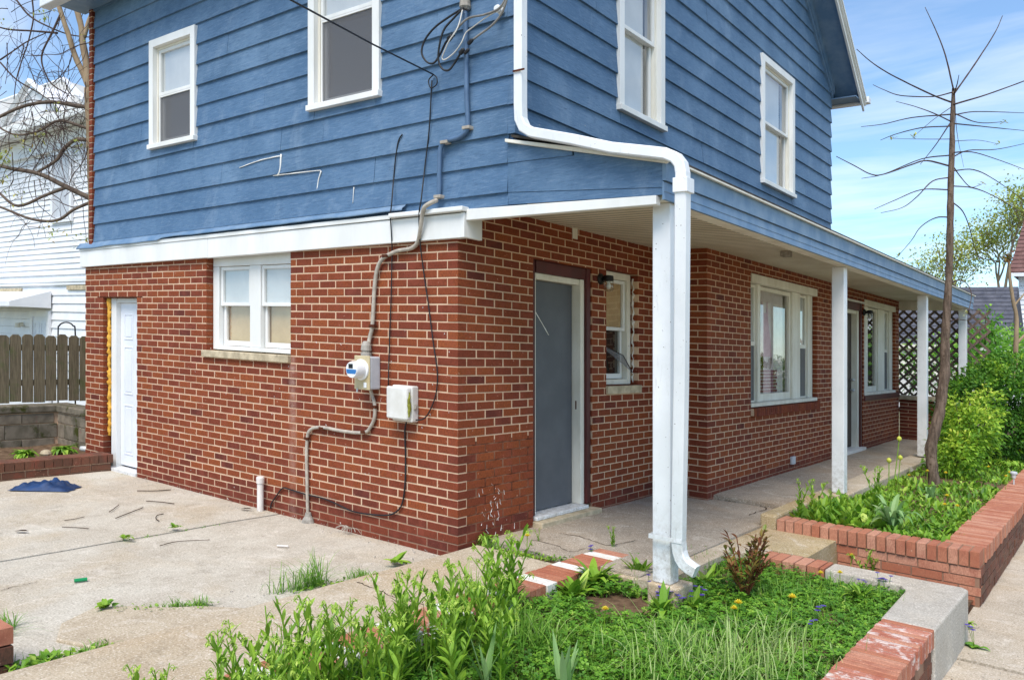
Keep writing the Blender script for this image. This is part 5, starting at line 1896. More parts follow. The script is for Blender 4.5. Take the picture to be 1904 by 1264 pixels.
# ================================================================== TREES
def limb(parent, name, pts, r0, r1, mat, n=7, sub=5, wob=0.15):
    P = smooth_path(pts, sub)
    m = MB(); m.tube(P, lerp_list(r0, r1, len(P)), n, wob=wob)
    return m.build(name, mat, parent, smooth=True)


def sapling():
    d0 = 10.0
    base = pG(1737, 905, 0.0)
    o = empty('bare_sapling', base)
    g = random.Random(14)
    tr = [(1730, 925), (1737, 900), (1733, 865), (1731, 835), (1738, 800), (1747, 765), (1752, 725), (1757, 685), (1757, 640), (1760, 590), (1764, 520), (1766, 460), (1767, 400), (1768, 340), (1770, 280), (1771, 220), (1773, 165)]
    rad = [.085, .072, .064, .068, .064, .062, .060, .058, .054, .048, .042, .040, .038, .036, .033, .028, .018]
    P = smooth_path([at(x, y, d0 + .02 * math.sin(y / 90)) for x, y in tr], 4)
    rr = []
    for i in range(len(P)):
        t = i / (len(P) - 1) * (len(rad) - 1); k = min(int(t), len(rad) - 2)
        rr.append((rad[k] + (rad[k + 1] - rad[k]) * (t - k)) * (1 + .05 * math.sin(i * 1.7)))
    m = MB(); m.tube(P, rr, 12, wob=0.14); m.build('trunk', 'bark', o, smooth=True)
    B = [[(1768, 190), (1734, 177), (1664, 143), (1623, 118), (1593, 92)], [(1771, 172), (1734, 180), (1675, 178), (1645, 168), (1623, 158)],
         [(1768, 226), (1734, 210), (1700, 198), (1666, 189)], [(1768, 213), (1696, 219), (1643, 231), (1601, 236)],
         [(1768, 200), (1734, 224), (1699, 254)], [(1766, 235), (1713, 238), (1665, 250), (1637, 261)], [(1766, 230), (1741, 268), (1711, 306)],
         [(1768, 259), (1712, 259), (1661, 258)], [(1766, 289), (1713, 296), (1643, 324), (1602, 332)],
         [(1766, 309), (1724, 299), (1696, 306), (1644, 324), (1619, 324), (1588, 308), (1555, 291)],
         [(1766, 330), (1734, 337), (1706, 365), (1678, 386), (1638, 396)], [(1766, 353), (1713, 353), (1665, 372), (1626, 389)],
         [(1766, 404), (1740, 405), (1712, 422), (1694, 448), (1668, 478)],
         [(1773, 176), (1811, 122), (1849, 63), (1864, 30)], [(1773, 168), (1758, 104), (1741, 59), (1720, 14)],
         [(1772, 195), (1835, 176), (1904, 151), (1960, 128)], [(1774, 214), (1811, 208), (1870, 209), (1915, 211)], [(1774, 211), (1818, 228), (1868, 227)],
         [(1774, 230), (1852, 238), (1912, 244)], [(1770, 293), (1800, 280), (1852, 278), (1912, 266)], [(1770, 284), (1807, 283), (1852, 296), (1912, 318)],
         [(1770, 318), (1811, 316), (1852, 336), (1912, 379)], [(1770, 346), (1811, 350), (1852, 367), (1912, 403)],
         [(1770, 306), (1786, 329), (1805, 348), (1825, 343)], [(1768, 374), (1790, 393), (1803, 425), (1812, 460), (1825, 490)],
         [(1775, 172), (1779, 244), (1792, 311)], [(1770, 263), (1818, 261), (1856, 268)], [(1774, 176), (1780, 155), (1783, 140)],
         [(1764, 532), (1776, 522), (1795, 525), (1806, 545), (1803, 570), (1797, 583)], [(1762, 598), (1780, 594), (1800, 596)]]
    for i, b in enumerate(B):
        dz = g.uniform(-.9, .9)
        n = len(b)
        pts = [at(x, y, d0 + dz * k / (n - 1)) for k, (x, y) in enumerate(b)]
        thick = .0085 if i not in (7, 25, 26, 4) else .005
        if i in (13, 14, 15, 9, 0): thick = .011
        br = limb(o, 'branch', pts, thick, thick * .38, 'twig', 6, 5, .25)
        if i in (7, 4, 26, 12, 17, 23, 28):   # opening buds
            m = MB()
            for _ in range(7):
                m.leaf(pts[-1] + Vector((g.uniform(-.02, .02),) * 3), (g.uniform(-1, 1), g.uniform(-1, 1), g.uniform(-.2, 1)), (0, 0, 1), .06, .022, .3, g.random())
            m.build('bud', 'spring_leaf', br)
    tag(o, 'slender bare sapling with a crooked trunk in the porch planter', 'tree')


sapling()


def drive_tree():
    o = empty('vine_hung_tree', (-7.9, 0.9, 0.3))
    d = 11.8
    g = random.Random(41)
    L = lambda pts, r0, r1, mat='pale_bark', nm='limb': limb(o, nm, [at(x, y, d + (q[0] if q else 0)) for x, y, *q in pts], r0, r1, mat, 8, 5)
    m = MB()
    P = smooth_path([at(186, 700, d), at(182, 520, d), at(176, 330, d), at(172, 240, d), at(167, 165, d)], 5)
    m.tube(P, lerp_list(.12, .075, len(P)), 12, wob=.15); m.build('trunk', 'pale_bark', o, smooth=True)
    L([(167, 168), (156, 140), (140, 105), (127, 65), (117, 35), (105, -5), (95, -60)], .046, .030)
    L([(168, 168), (161, 120), (154, 80), (151, 50), (141, 12), (134, -40)], .056, .034)
    L([(156, 70), (165, 40), (176, 8), (185, -40)], .034, .022)
    L([(152, 48), (147, 20), (143, -20)], .024, .018)
    L([(172, 371), (122, 347), (71, 323), (17, 313), (-25, 300)], .040, .022, 'vine')
    L([(122, 349), (85, 363), (34, 383), (0, 360), (-20, 340)], .026, .015, 'vine')
    L([(171, 375), (137, 390), (105, 410), (57, 407), (0, 385), (-30, 380)], .025, .015, 'vine')
    L([(171, 262), (142, 260), (119, 277), (105, 298), (70, 320)], .032, .02, 'vine')
    L([(170, 200), (142, 197), (95, 190), (47, 197), (0, 217), (-30, 235)], .032, .02, 'vine')
    L([(165, 240), (110, 225), (70, 245), (25, 250), (-20, 225)], .022, .012, 'vine')
    L([(107, 62), (60, 58), (15, 55), (-20, 45)], .016, .01, 'twig')
    L([(112, 28), (95, 65), (80, 95), (78, 118), (88, 145), (100, 160), (125, 175)], .016, .008, 'twig')
    L([(30, 0), (55, 30), (90, 50), (130, 65), (170, 70)], .014, .008, 'twig')
    L([(0, 112), (25, 95), (50, 78), (85, 62)], .012, .007, 'twig')
    L([(0, 116), (30, 148), (70, 172), (95, 188)], .012, .007, 'twig')
    L([(60, 0), (62, 35), (52, 80), (40, 115), (30, 150), (26, 185)], .012, .006, 'twig')
    # the hanging maze of bare vine: far too many runners to count
    m = MB()
    for k in range(250):
        if k < 175:
            x, y = g.gauss(105, 45), g.gauss(225, 65)
        else:
            x, y = g.uniform(0, 168), g.uniform(-10, 420)
        if x > 168: x = 168 - g.random() * 20
        n = g.randint(4, 8)
        ang = g.uniform(0, 2 * math.pi)
        if g.random() < .45: ang = g.gauss(math.pi / 2, .4)      # hanging down
        step = g.uniform(12, 26)
        dd = d + g.uniform(-.5, .4)
        pts = []
        for i in range(n):
            pts.append(at(x, y, dd))
            x += step * math.cos(ang); y += step * math.sin(ang)
            ang += g.gauss(0, .35); dd += g.uniform(-.12, .12)
            if x > 172: break
        if len(pts) > 2:
            r = g.choice((.003, .004, .005, .007))
            Q = smooth_path(pts, 3); m.tube(Q, lerp_list(r, r * .5, len(Q)), 4, cap=False)
    q = m.build('vine_runners', 'twig', o); q['kind'] = 'stuff'
    m = MB()
    for (x, y, n) in ((8, 290, 60), (80, 30, 20), (95, 5, 20), (68, 250, 12), (40, 270, 12), (150, 265, 14), (100, 205, 8), (100, 430, 26), (155, 445, 22), (28, 360, 10), (3, 330, 12), (8, 45, 8), (165, 75, 6)):
        for _ in range(n):
            c = at(x + g.gauss(0, 9), y + g.gauss(0, 9), d - .2 + g.uniform(-.2, .2))
            m.leaf(c, (g.uniform(-1, 1), g.uniform(-1, 1), g.uniform(-.6, .8)), (0, 0, 1), g.uniform(.05, .10), g.uniform(.018, .035), .4, g.random())
    q = m.build('young_leaves', 'spring_leaf', o); q['kind'] = 'stuff'
    tag(o, 'pale forked tree draped with bare vines left of the house', 'tree')


drive_tree()


def far_tree():
    o = empty('budding_tree', at(1850, 660, 46) * 1.0)
    g = random.Random(6)
    d = 46
    m = MB()
    tips = []
    def grow(p, dr, L, r, depth):
        q = p + dr * L
        m.tube([p, p + dr * L * .5 + Vector((g.uniform(-.1, .1), 0, 0)) * L * .3, q], [r, r * .85, r * .65], 5, cap=False)
        if depth == 0:
            tips.append(q); return
        if depth < 3: tips.append(q)
        for _ in range(3):
            a = Vector((g.gauss(0, .5), g.gauss(0, .35), g.gauss(.25, .35)))
            grow(q, (dr + a).normalized(), L * g.uniform(.62, .82), r * .6, depth - 1)
    grow(at(1868, 680, d), Vector((-.05, 0, 1)), 3.0, .17, 5)
    grow(at(1830, 680, d), Vector((-.3, 0, 1)).normalized(), 2.4, .12, 4)
    m.build('trunk', 'pale_bark', o)
    m = MB()
    for t in tips:
        for _ in range(24):
            c = t + Vector((g.gauss(0, .5), g.gauss(0, .5), g.gauss(0, .45)))
            m.leaf(c, (g.uniform(-1, 1), g.uniform(-1, 1), g.uniform(-1, 1)), (0, 0, 1), .17, .11, .2, g.random() * .8, 2)
    m.build('crown', 'spring_leaf', o)
    tag(o, 'distant tree in first yellow leaf above the grey roof', 'tree')


far_tree()


def bush(name, mat, parts, n, leaf, label, cat='shrub', seed=1, flowers=0, stems=10, hollow=.55):
    """parts: (centre, (rx, ry, rz)) lobes filled with single leaves"""
    g = random.Random(seed)
    base = Vector(parts[0][0]); low = min(c[2] - r[2] for c, r in parts)
    o = empty(name, (base.x, base.y, low))
    vol = [r[0] * r[1] * r[2] for _, r in parts]; tot = sum(vol)
    m, fl = MB(), MB()
    for (c, r), v in zip(parts, vol):
        c = Vector(c)
        k = 0
        want = int(n * v / tot)
        while k < want:
            p = Vector((g.gauss(0, 1), g.gauss(0, 1), g.gauss(0, 1))).normalized()
            rad = hollow + (1 - hollow) * g.random() ** .6
            rad *= 1 + .28 * mnoise.noise(Vector((p.x * 2.3 + seed, p.y * 2.3, p.z * 2.3))) + .14 * mnoise.noise(Vector((p.x * 6 + seed, p.y * 6, p.z * 6)))
            q = c + Vector((p.x * r[0], p.y * r[1], p.z * r[2])) * rad
            if mnoise.noise(q * 5.5) < -.28:
                k += 1; continue
            if q.z < low + .02: k += 1; continue
            out = (p + Vector((g.gauss(0, .6), g.gauss(0, .6), g.gauss(.15, .6)))).normalized()
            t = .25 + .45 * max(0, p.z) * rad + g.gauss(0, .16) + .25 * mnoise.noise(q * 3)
            if flowers and g.random() < flowers and rad > .85:
                fl.leaf(q, out, p, leaf * .8, leaf * .6, .1, g.random(), 2)
            else:
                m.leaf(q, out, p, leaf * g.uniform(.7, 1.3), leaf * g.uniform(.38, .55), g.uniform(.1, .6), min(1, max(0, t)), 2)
            k += 1
    m.build('foliage', mat, o)
    if fl.v: fl.build('blossom', 'white_petal', o)
    s = MB()
    for _ in range(stems):
        c, r = g.choice(parts)
        e = Vector(c) + Vector((g.uniform(-.6, .6) * r[0], g.uniform(-.6, .6) * r[1], g.uniform(0, .6) * r[2]))
        b = Vector((base.x + g.uniform(-.12, .12), base.y + g.uniform(-.12, .12), low))
        s.tube([b, b * .4 + e * .6 + Vector((0, 0, .05)), e], [.012, .009, .004], 5)
    s.build('stem', 'twig', o)
    return tag(o, label, cat)


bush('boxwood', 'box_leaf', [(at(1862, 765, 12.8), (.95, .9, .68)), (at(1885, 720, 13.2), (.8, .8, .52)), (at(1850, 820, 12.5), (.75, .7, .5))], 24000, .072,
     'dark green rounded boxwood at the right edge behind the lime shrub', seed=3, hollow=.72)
bush('lime_shrub', 'lime_leaf', [(at(1800, 800, 10.9), (.42, .42, .40)), (at(1775, 850, 10.7), (.36, .36, .36)), (at(1830, 755, 11.2), (.28, .28, .26)), (at(1785, 765, 10.9), (.22, .22, .22))], 5200, .065,
     'yellow green loose shrub beside the sapling trunk', seed=5, hollow=.25)
bush('flowering_bush', 'bush_leaf', [(at(1850, 662, 17), (1.15, 1.0, .60)), (at(1815, 662, 16.5), (.8, .8, .45)), (at(1885, 648, 18), (.9, .9, .60)), (at(1750, 680, 16.5), (1.3, .8, .65))], 7500, .10,
     'bright green bush with white blossom behind the lattice', seed=7, flowers=.07, hollow=.3)
bush('tall_shoot', 'bush_leaf', [(at(1842, 598, 16), (.18, .18, .32)), (at(1830, 622, 16), (.35, .35, .2))], 300, .11, 'single tall leafy shoot in front of the grey roof', seed=9, hollow=.05, stems=4)
o = empty('pruned_sapling', at(1885, 700, 15))
limb(o, 'trunk', [at(1886, 730, 15), at(1889, 640, 15), at(1890, 590, 15), at(1884, 560, 15), at(1878, 520, 15), at(1876, 490, 15)], .045, .025, 'pale_bark')
limb(o, 'branch', [at(1889, 640, 15), at(1900, 628, 15), at(1925, 605, 15)], .03, .02, 'pale_bark')
limb(o, 'branch', [at(1886, 568, 15), at(1896, 556, 15), at(1915, 535, 15)], .02, .012, 'pale_bark')
m = MB(); g = random.Random(3)
for _ in range(40):
    c = at(1873 + g.gauss(0, 5), 480 + g.gauss(0, 5), 15)
    m.leaf(c, (g.uniform(-1, 1), g.uniform(-1, 1), g.uniform(-1, 1)), (0, 0, 1), .1, .04, .3, g.random())
m.build('young_leaves', 'red_leaf', o)
tag(o, 'thin pruned sapling near the right edge with orange new leaves', 'tree')


# ================================================================== WEEDS AND FLOWERS
def inst(name, meshes, loc, rz, sc, label, cat, group, tilt=(0, 0)):
    """a plant from shared part meshes: [(part name, mesh)], the first is the plant itself"""
    o = bpy.data.objects.new(name, meshes[0][1])
    COL.objects.link(o)
    o.location = loc; o.rotation_euler = (tilt[0], tilt[1], rz); o.scale = (sc, sc, sc)
    for nm, me in meshes[1:]:
        c = bpy.data.objects.new(nm, me); COL.objects.link(c); c.parent = o
        if nm in ('bud_cluster', 'petal', 'stem'):
            c['kind'] = 'stuff'
    tag(o, label, cat, group)
    return o


def keep(me):
    me['upright'] = 1
    return me


def weed_meshes(seed, h=.55):
    g = random.Random(seed)
    st, lf, bd = MB(), MB(), MB()
    for s in range(g.randint(2, 4)):
        lean = Vector((g.gauss(0, .10), g.gauss(0, .10), 0))
        hh = h * g.uniform(.75, 1.15)
        b = Vector((g.uniform(-.03, .03), g.uniform(-.03, .03), 0))
        P = [b + lean * (t * t) + Vector((0, 0, hh * t)) for t in (0, .2, .4, .6, .8, 1.0)]
        st.tube(P, [.006, .006, .0055, .005, .004, .003], 6, tone=.55)
        n = g.randint(15, 20)
        a = g.uniform(0, 6.28)
        for i in range(n):
            t = .10 + .82 * i / n
            p = b + lean * (t * t) + Vector((0, 0, hh * t))
            a += 2.4 + g.uniform(-.3, .3)
            L = (.150 - .065 * t) * g.uniform(.75, 1.2)
            up = 1.15 + .9 * t
            dr = Vector((math.cos(a), math.sin(a), up * g.uniform(.6, 1.2)))
            lf.leaf(p, dr, (0, 0, 1), L, L * g.uniform(.18, .27), g.uniform(.05, .6), min(1, max(0, g.gauss(.25 + .4 * t, .16))), 4)
        # drooping clusters of buds
        for k in range(g.randint(1, 3)):
            t = g.uniform(.90, 1.0)
            p = b + lean * (t * t) + Vector((0, 0, hh * t))
            a = g.uniform(0, 6.28)
            e = p + Vector((math.cos(a) * .022, math.sin(a) * .022, .022))
            f = e + Vector((math.cos(a) * .016, math.sin(a) * .016, -.018))
            st.tube(smooth_path([p, e, f], 3), .002, 4, tone=.7)
            for q in range(10):
                c = p.lerp(e, .5).lerp(f, g.random())
                bd.leaf(c, (g.uniform(-1, 1), g.uniform(-1, 1), g.uniform(-.8, .4)), (0, 0, 1), .026, .010, .4, g.uniform(.6, 1), 2)
    return [('tall_weed', keep(lf.mesh('tall_weed', 'weed_leaf'))), ('stem', keep(st.mesh('stem', 'weed_leaf'))), ('bud_cluster', keep(bd.mesh('bud_cluster', 'weed_leaf')))]


def visible_px(p):
    x, y, z = p[0], p[1], p[2] + SHEAR * p[0]
    dx, dy, dz = x - CAM[0], y - CAM[1], z - CAM[2]
    f = dx * _F[0] + dy * _F[1]
    r = dx * _R[0] + dy * _R[1]
    return 952 + 1511 * r / f, 683 - 1511 * dz / f, f


def weeds():
    g = random.Random(51)
    kinds = [weed_meshes(100 + i) for i in range(7)]
    lab = 'tall leafy green weed with drooping pale buds in the front bed'
    n = 0
    spots = []
    tries = 0
    while n < 58 and tries < 4000:
        tries += 1
        u, v = g.uniform(1.09, 1.75), g.uniform(-3.75, -.9)
        x, y, f = visible_px((u, v, .35))
        if not (110 < x < 930): continue
        if x > 620 and g.random() < .6: continue
        if f < 2.3: continue
        if any((u - a) ** 2 + (v - b) ** 2 < .009 for a, b in spots): continue
        spots.append((u, v))
        # the stand is lower towards its left end
        sc = g.uniform(.80, 1.0) if x > 520 else g.uniform(.72, .95)
        if x < 330: sc *= .80
        if x < 220: sc *= .88
        inst('tall_weed', g.choice(kinds), (u, v, -.11), g.uniform(0, 6.28), sc, lab, 'weed', 'tall weeds in the front bed', (g.gauss(0, .06), g.gauss(0, .06)))
        n += 1
    # the lone tall clump by the brick edging
    for (x, y, s) in ((885, 1120, 1.0), (905, 1115, .85), (868, 1125, .8)):
        p = pG(x, y, -.05)
        inst('tall_weed', g.choice(kinds), (max(p.x, 1.08), p.y, -.08), g.uniform(0, 6.28), s, 'tall weed clump beside the whitewashed brick edging', 'weed', 'weeds by the edging')
    for (x, y, s, w, lab2) in ((1140, 1017, .30, .01, 'small leafy weed sprouting from the porch floor crack'), (1000, 1008, .22, 0, 'low weed in the joint near the grey door'),
                              (1005, 1130, .0, 0, ''), (1610, 1085, .55, -.30, 'weed standing against the red planter front'), (1625, 1080, .45, -.30, 'shorter weed leaning on the red planter front'),
                              (1512, 978, .72, .03, 'leafy weed at the left end of the porch planter'), (1545, 981, .66, .03, 'broad leafy weed behind the capping bricks'), (1578, 986, .58, .03, 'low leafy weed among the planter greens'),
                              (1484, 972, .66, .03, 'leafy weed over the concrete kerb end'), (1628, 955, .85, .03, 'tallest weed at the edge of the porch slab')):
        if s > 0:
            p = pG(x, y, w)
            inst('leafy_weed', g.choice(kinds), p, g.uniform(0, 6.28), s, lab2, 'weed', None)


weeds()


def rosette(seed, n, L, wd, mat, name, up=(.4, 1.3), droop=(.3, 1.0), fold=.25, seg=5):
    g = random.Random(seed); m = MB()
    for i in range(n):
        a = g.uniform(0, 6.28)
        l = L * g.uniform(.6, 1.1)
        m.leaf((g.gauss(0, .012), g.gauss(0, .012), 0), (math.cos(a), math.sin(a), g.uniform(*up)), (0, 0, 1), l, wd * g.uniform(.7, 1.15), g.uniform(*droop), min(1, max(0, g.gauss(.5, .22))), seg, fold, .8)
    return keep(m.mesh(name, mat))


def flowers():
    g = random.Random(61)
    # dandelions
    def dandelion(seed):
        r = random.Random(seed)
        lf = rosette(seed, 9, .12, .026, 'weed_leaf', 'dandelion', (.2, .9))
        st, hd = MB(), MB()
        h = r.uniform(.13, .20)
        e = Vector((r.uniform(-.02, .02), r.uniform(-.02, .02), h))
        st.tube(smooth_path([Vector((0, 0, 0)), e * .5 + Vector((.008, 0, 0)), e], 3), .003, 5, tone=.6)
        for k in range(34):
            a = k * 2.4; q = math.sqrt(k / 34)
            hd.leaf(e, (math.cos(a) * q, math.sin(a) * q, .25 + (1 - q) * .9), (0, 0, 1), .030, .011, .1, r.random(), 2, .1)
        return [('dandelion', lf), ('stem', keep(st.mesh('stem', 'weed_leaf'))), ('flower_head', keep(hd.mesh('flower_head', 'yellow_petal')))]
    kinds = [dandelion(s) for s in (1, 2, 3)]
    for (x, y, w) in ((1118, 1190, -.1), (1366, 1188, -.1), (1370, 1172, -.1), (1475, 1180, -.1), (1420, 1120, -.1), (1525, 1100, -.08), (1566, 1098, -.08), (1583, 1068, -.28),
                      (1690, 905, .03), (1763, 912, .03), (1762, 950, .03), (1755, 965, .03), (1780, 968, .03), (1835, 895, .05), (1868, 915, .06), (1880, 900, .06), (1893, 862, .06), (979, 1035, -.02), (1725, 905, .03)):
        p = pG(x, y, w)
        inst('dandelion', g.choice(kinds), p, g.uniform(0, 6.28), g.uniform(.85, 1.1), *((('yellow dandelion between the cement coping and the red planter front' if x == 1583 else 'yellow dandelion in the weedy joint of the front walk'), 'dandelion', None) if x in (1583, 979) else (('yellow dandelion in the front bed clover', 'dandelion', 'dandelions in the front bed') if x < 1600 else ('yellow dandelion among the porch planter weeds', 'dandelion', 'dandelions in the porch planter'))))
    # seed head
    p = pG(1555, 1058, -.29)
    o = empty('dandelion_clock', p)
    m = MB(); m.tube([p, p + Vector((0, 0, .12))], .003, 5, tone=.6); m.build('stem', 'weed_leaf', o)
    m = MB()
    for _ in range(160):
        q = Vector((g.gauss(0, 1), g.gauss(0, 1), g.gauss(0, 1))).normalized()
        m.leaf(p + Vector((0, 0, .12)), q, (0, 0, 1), .026, .004, 0, g.random(), 1)
    m.build('seed_head', 'seed_fluff', o)
    tag(o, 'grey dandelion seed head between the two brick planters', 'dandelion')
    # violets
    def violet(seed):
        r = random.Random(seed)
        lf = rosette(seed + 9, 8, .11, .05, 'clover_leaf', 'violet_plant', (.5, 1.4), (.4, .9))
        st, hd = MB(), MB()
        for k in range(3):
            e = Vector((r.uniform(-.04, .04), r.uniform(-.04, .04), r.uniform(.10, .15)))
            st.tube([Vector((0, 0, 0)), e * .6 + Vector((0, 0, .01)), e], .0018, 4, tone=.5)
            for q in range(5):
                a = q * 1.257 + r.uniform(-.2, .2)
                hd.leaf(e, (math.cos(a), math.sin(a), .35), (0, 0, 1), .022, .018, .2, r.random(), 2)
        return [('violet_plant', lf), ('stem', keep(st.mesh('stem', 'weed_leaf'))), ('petal', keep(hd.mesh('petal', 'violet_petal')))]
    kinds = [violet(s) for s in (1, 2, 3)]
    for (x, y) in ((1208, 1105), (1240, 1130), (1252, 1108), (1262, 1118), (1270, 1135), (1286, 1132), (1300, 1120), (1308, 1132), (1245, 1120), (1222, 1125), (1602, 1100), (1636, 1098), (1648, 1100), (1536, 1170), (1520, 1190), (1108, 1045)):
        p = pG(x, y + 8, -.1)
        inst('violet_plant', g.choice(kinds), p, g.uniform(0, 6.28), g.uniform(.85, 1.15), *(('purple violet beside the cement coping of the front bed', 'violet', 'violets by the coping') if x > 1500 else (('purple violet near the porch post foot', 'violet', 'violets by the post') if x > 1150 else ('purple violet at the end of the striped brick edging', 'violet', None))))
    p = pG(1812, 1205, -.35)
    inst('violet_plant', kinds[0], p, 1, 1.1, 'violet growing from the sidewalk crack by the cement corner', 'violet', None)
    wf = MB(); r = random.Random(5)
    for k in range(26):
        c = Vector((r.gauss(0, .03), r.gauss(0, .03), .30 + r.gauss(0, .02)))
        for q in range(5):
            a = q * 1.257
            wf.leaf(c, (math.cos(a), math.sin(a), .4), (0, 0, 1), .012, .010, .1, r.random(), 1)
    wst = MB(); 
    for k in range(5): wst.tube([(0, 0, 0), (r.gauss(0, .03), r.gauss(0, .03), .30)], .002, 4, tone=.5)
    ws = [('white_flower', keep(wst.mesh('white_flower', 'weed_leaf'))), ('petal', keep(wf.mesh('petal', 'white_petal')))]
    for (x, y) in ((520, 1165), (545, 1160), (530, 1185), (640, 1160), (615, 1180), (700, 1195), (795, 1165)):
        dd = 4.0
        p = at(x, y, dd); p.z -= .30
        inst('white_flower', ws, p, r.uniform(0, 6), 1.0, 'small white flower cluster among the tall weeds', 'flower', 'white flowers in the tall weeds')
    # single specimens
    def big(name, mat, seed, n, L, wd, x, y, w, label, up, droop, sc=1.0, cat='plant', fold=.25):
        me = rosette(seed, n, L, wd, mat, name, up, droop, fold, 7)
        o = inst(name, [(name, me)], pG(x, y, w) + Vector((0, 0, .02)), 0, sc, label, cat, None)
        return o
    big('strap_leaf_plant', 'iris_leaf', 3, 34, .60, .058, 1660, 985, .03, 'clump of broad pale strap leaves in the porch planter', (1.2, 3.5), (.5, 1.1))
    big('strap_leaf_plant', 'iris_leaf', 31, 12, .40, .045, 1728, 935, .03, 'smaller clump of arching strap leaves by the sapling', (1.2, 3.5), (.5, 1.1))
    big('iris_clump', 'iris_leaf', 4, 9, .34, .035, 1050, 1300, -.1, 'stiff iris leaves at the bottom edge of the front bed', (1.6, 5), (.0, .3))
    big('iris_clump', 'iris_leaf', 14, 7, .34, .033, 905, 1290, -.1, 'grey green iris leaves in the near weeds', (1.4, 5), (.0, .4))
    big('day_lily', 'weed_leaf', 5, 34, .30, .026, 1600, 1125, -.1, 'bright green lily clump by the cement corner', (.6, 2.4), (.4, 1.0))
    big('dock_plant', 'weed_leaf', 6, 36, .32, .07, 1105, 1095, -.1, 'broad leaved weed clump in front of the striped brick edging', (.6, 2.4), (.3, 1.0))
    big('dock_plant', 'weed_leaf', 16, 24, .30, .055, 1190, 1085, -.1, 'leafy weed clump left of the porch post foot', (.9, 3), (.2, .8))
    big('dock_plant', 'weed_leaf', 26, 26, .28, .06, 1310, 1100, -.1, 'leafy weed clump right of the downspout outlet', (.6, 2.4), (.3, 1.0))
    big('dock_plant', 'weed_leaf', 36, 22, .24, .05, 1228, 1148, -.1, 'leafy weed clump in front of the porch post foot', (.6, 2.6), (.2, .9))
    big('dock_plant', 'weed_leaf', 46, 22, .22, .05, 1292, 1140, -.1, 'leafy weed clump below the downspout outlet', (.6, 2.6), (.2, .9))
    big('dock_plant', 'weed_leaf', 56, 26, .28, .06, 1065, 1120, -.1, 'leafy weed clump nearest the striped edging end', (.6, 2.6), (.2, .9))
    big('hosta', 'weed_leaf', 7, 60, .27, .05, 45, 850, .02, 'green clump left in the mossy driveway planter', (.3, 1.4), (.5, 1.2))
    big('hosta', 'weed_leaf', 8, 60, .27, .05, 118, 842, .02, 'green clump right in the mossy driveway planter, by the bottle', (.3, 1.4), (.5, 1.2))
    big('thistle', 'weed_leaf', 9, 14, .17, .05, 735, 1050, -.07, 'flat weed growing against the edge of the front walk', (.2, .9), (.2, .7))
    big('crack_weed', 'weed_leaf', 10, 16, .10, .04, 197, 1135, -.08, 'round leaved weed at the end of the driveway crack', (.4, 1.8), (.2, .8))
    big('crack_weed', 'weed_leaf', 11, 26, .16, .02, 905, 1010, 0, 'grassy weed at the foot of the brick corner', (.6, 2.4), (.3, 1.2))
    big('crack_weed', 'weed_leaf', 12, 14, .10, .025, 233, 1005, -.08, 'small weed midway along the driveway joint', (.3, 1.2), (.3, .9))
    big('crack_weed', 'weed_leaf', 13, 16, .10, .025, 325, 985, -.08, 'small weed at the far part of the driveway joint', (.3, 1.2), (.3, .9))
    big('crack_weed', 'weed_leaf', 15, 14, .09, .03, 1800, 1165, -.34, 'low weed in the sidewalk joint', (.2, 1.0), (.3, .9))
    # red leaved peony
    g2 = random.Random(18)
    p = pG(1385, 1120, -.1)
    o = empty('peony', p)
    st, lf = MB(), MB()
    for k in range(22):
        a = g2.uniform(0, 6.28); h = g2.uniform(.26, .52)
        e = p + Vector((math.cos(a) * .14, math.sin(a) * .14, h)) * 1.0
        st.tube(smooth_path([p, p.lerp(e, .6) - Vector((math.cos(a), math.sin(a), 0)) * .015, e], 3), [.004] * 7, 5, tone=.2)
        for i in range(14):
            t = g2.uniform(.3, 1)
            c = p.lerp(e, t); b = g2.uniform(0, 6.28)
            lf.leaf(c, (math.cos(b), math.sin(b), g2.uniform(.2, 1.8)), (0, 0, 1), g2.uniform(.05, .10), .026, .3, min(1, max(0, g2.gauss(.45 + .4 * (1 - t), .28))), 3)
    st.build('stem', 'red_leaf', o); lf.build('foliage', 'red_leaf', o)
    tag(o, 'bronze red young peony behind the downspout outlet', 'plant')
    # alliums going to seed
    for (x0, y0, x1, y1, lb) in ((1652, 950, 1672, 817, 'tallest'), (1648, 955, 1653, 857, 'left hand'), (1660, 950, 1674, 852, 'right hand')):
        a = pG(x0, y0, .03); b = a + Vector((.02, .03, 0)); dd = visible_px(a)[2]
        e = at(x1, y1, dd)
        o = empty('allium', a)
        m = MB(); m.tube(smooth_path([a, a.lerp(e, .5) + Vector((.01, 0, 0)), e], 4), .0045, 6, tone=.5); m.build('stem', 'weed_leaf', o)
        m = MB(); m.lathe(e - Vector((0, 0, .02)), (0, 0, 1), [(.004, 0), (.020, .015), (.024, .03), (.018, .045), (.004, .055)], 10, .95); m.build('seed_head', 'lime_leaf', o, smooth=True)
        tag(o, lb + ' allium stalk with pale round bud in the porch planter', 'allium')


flowers()


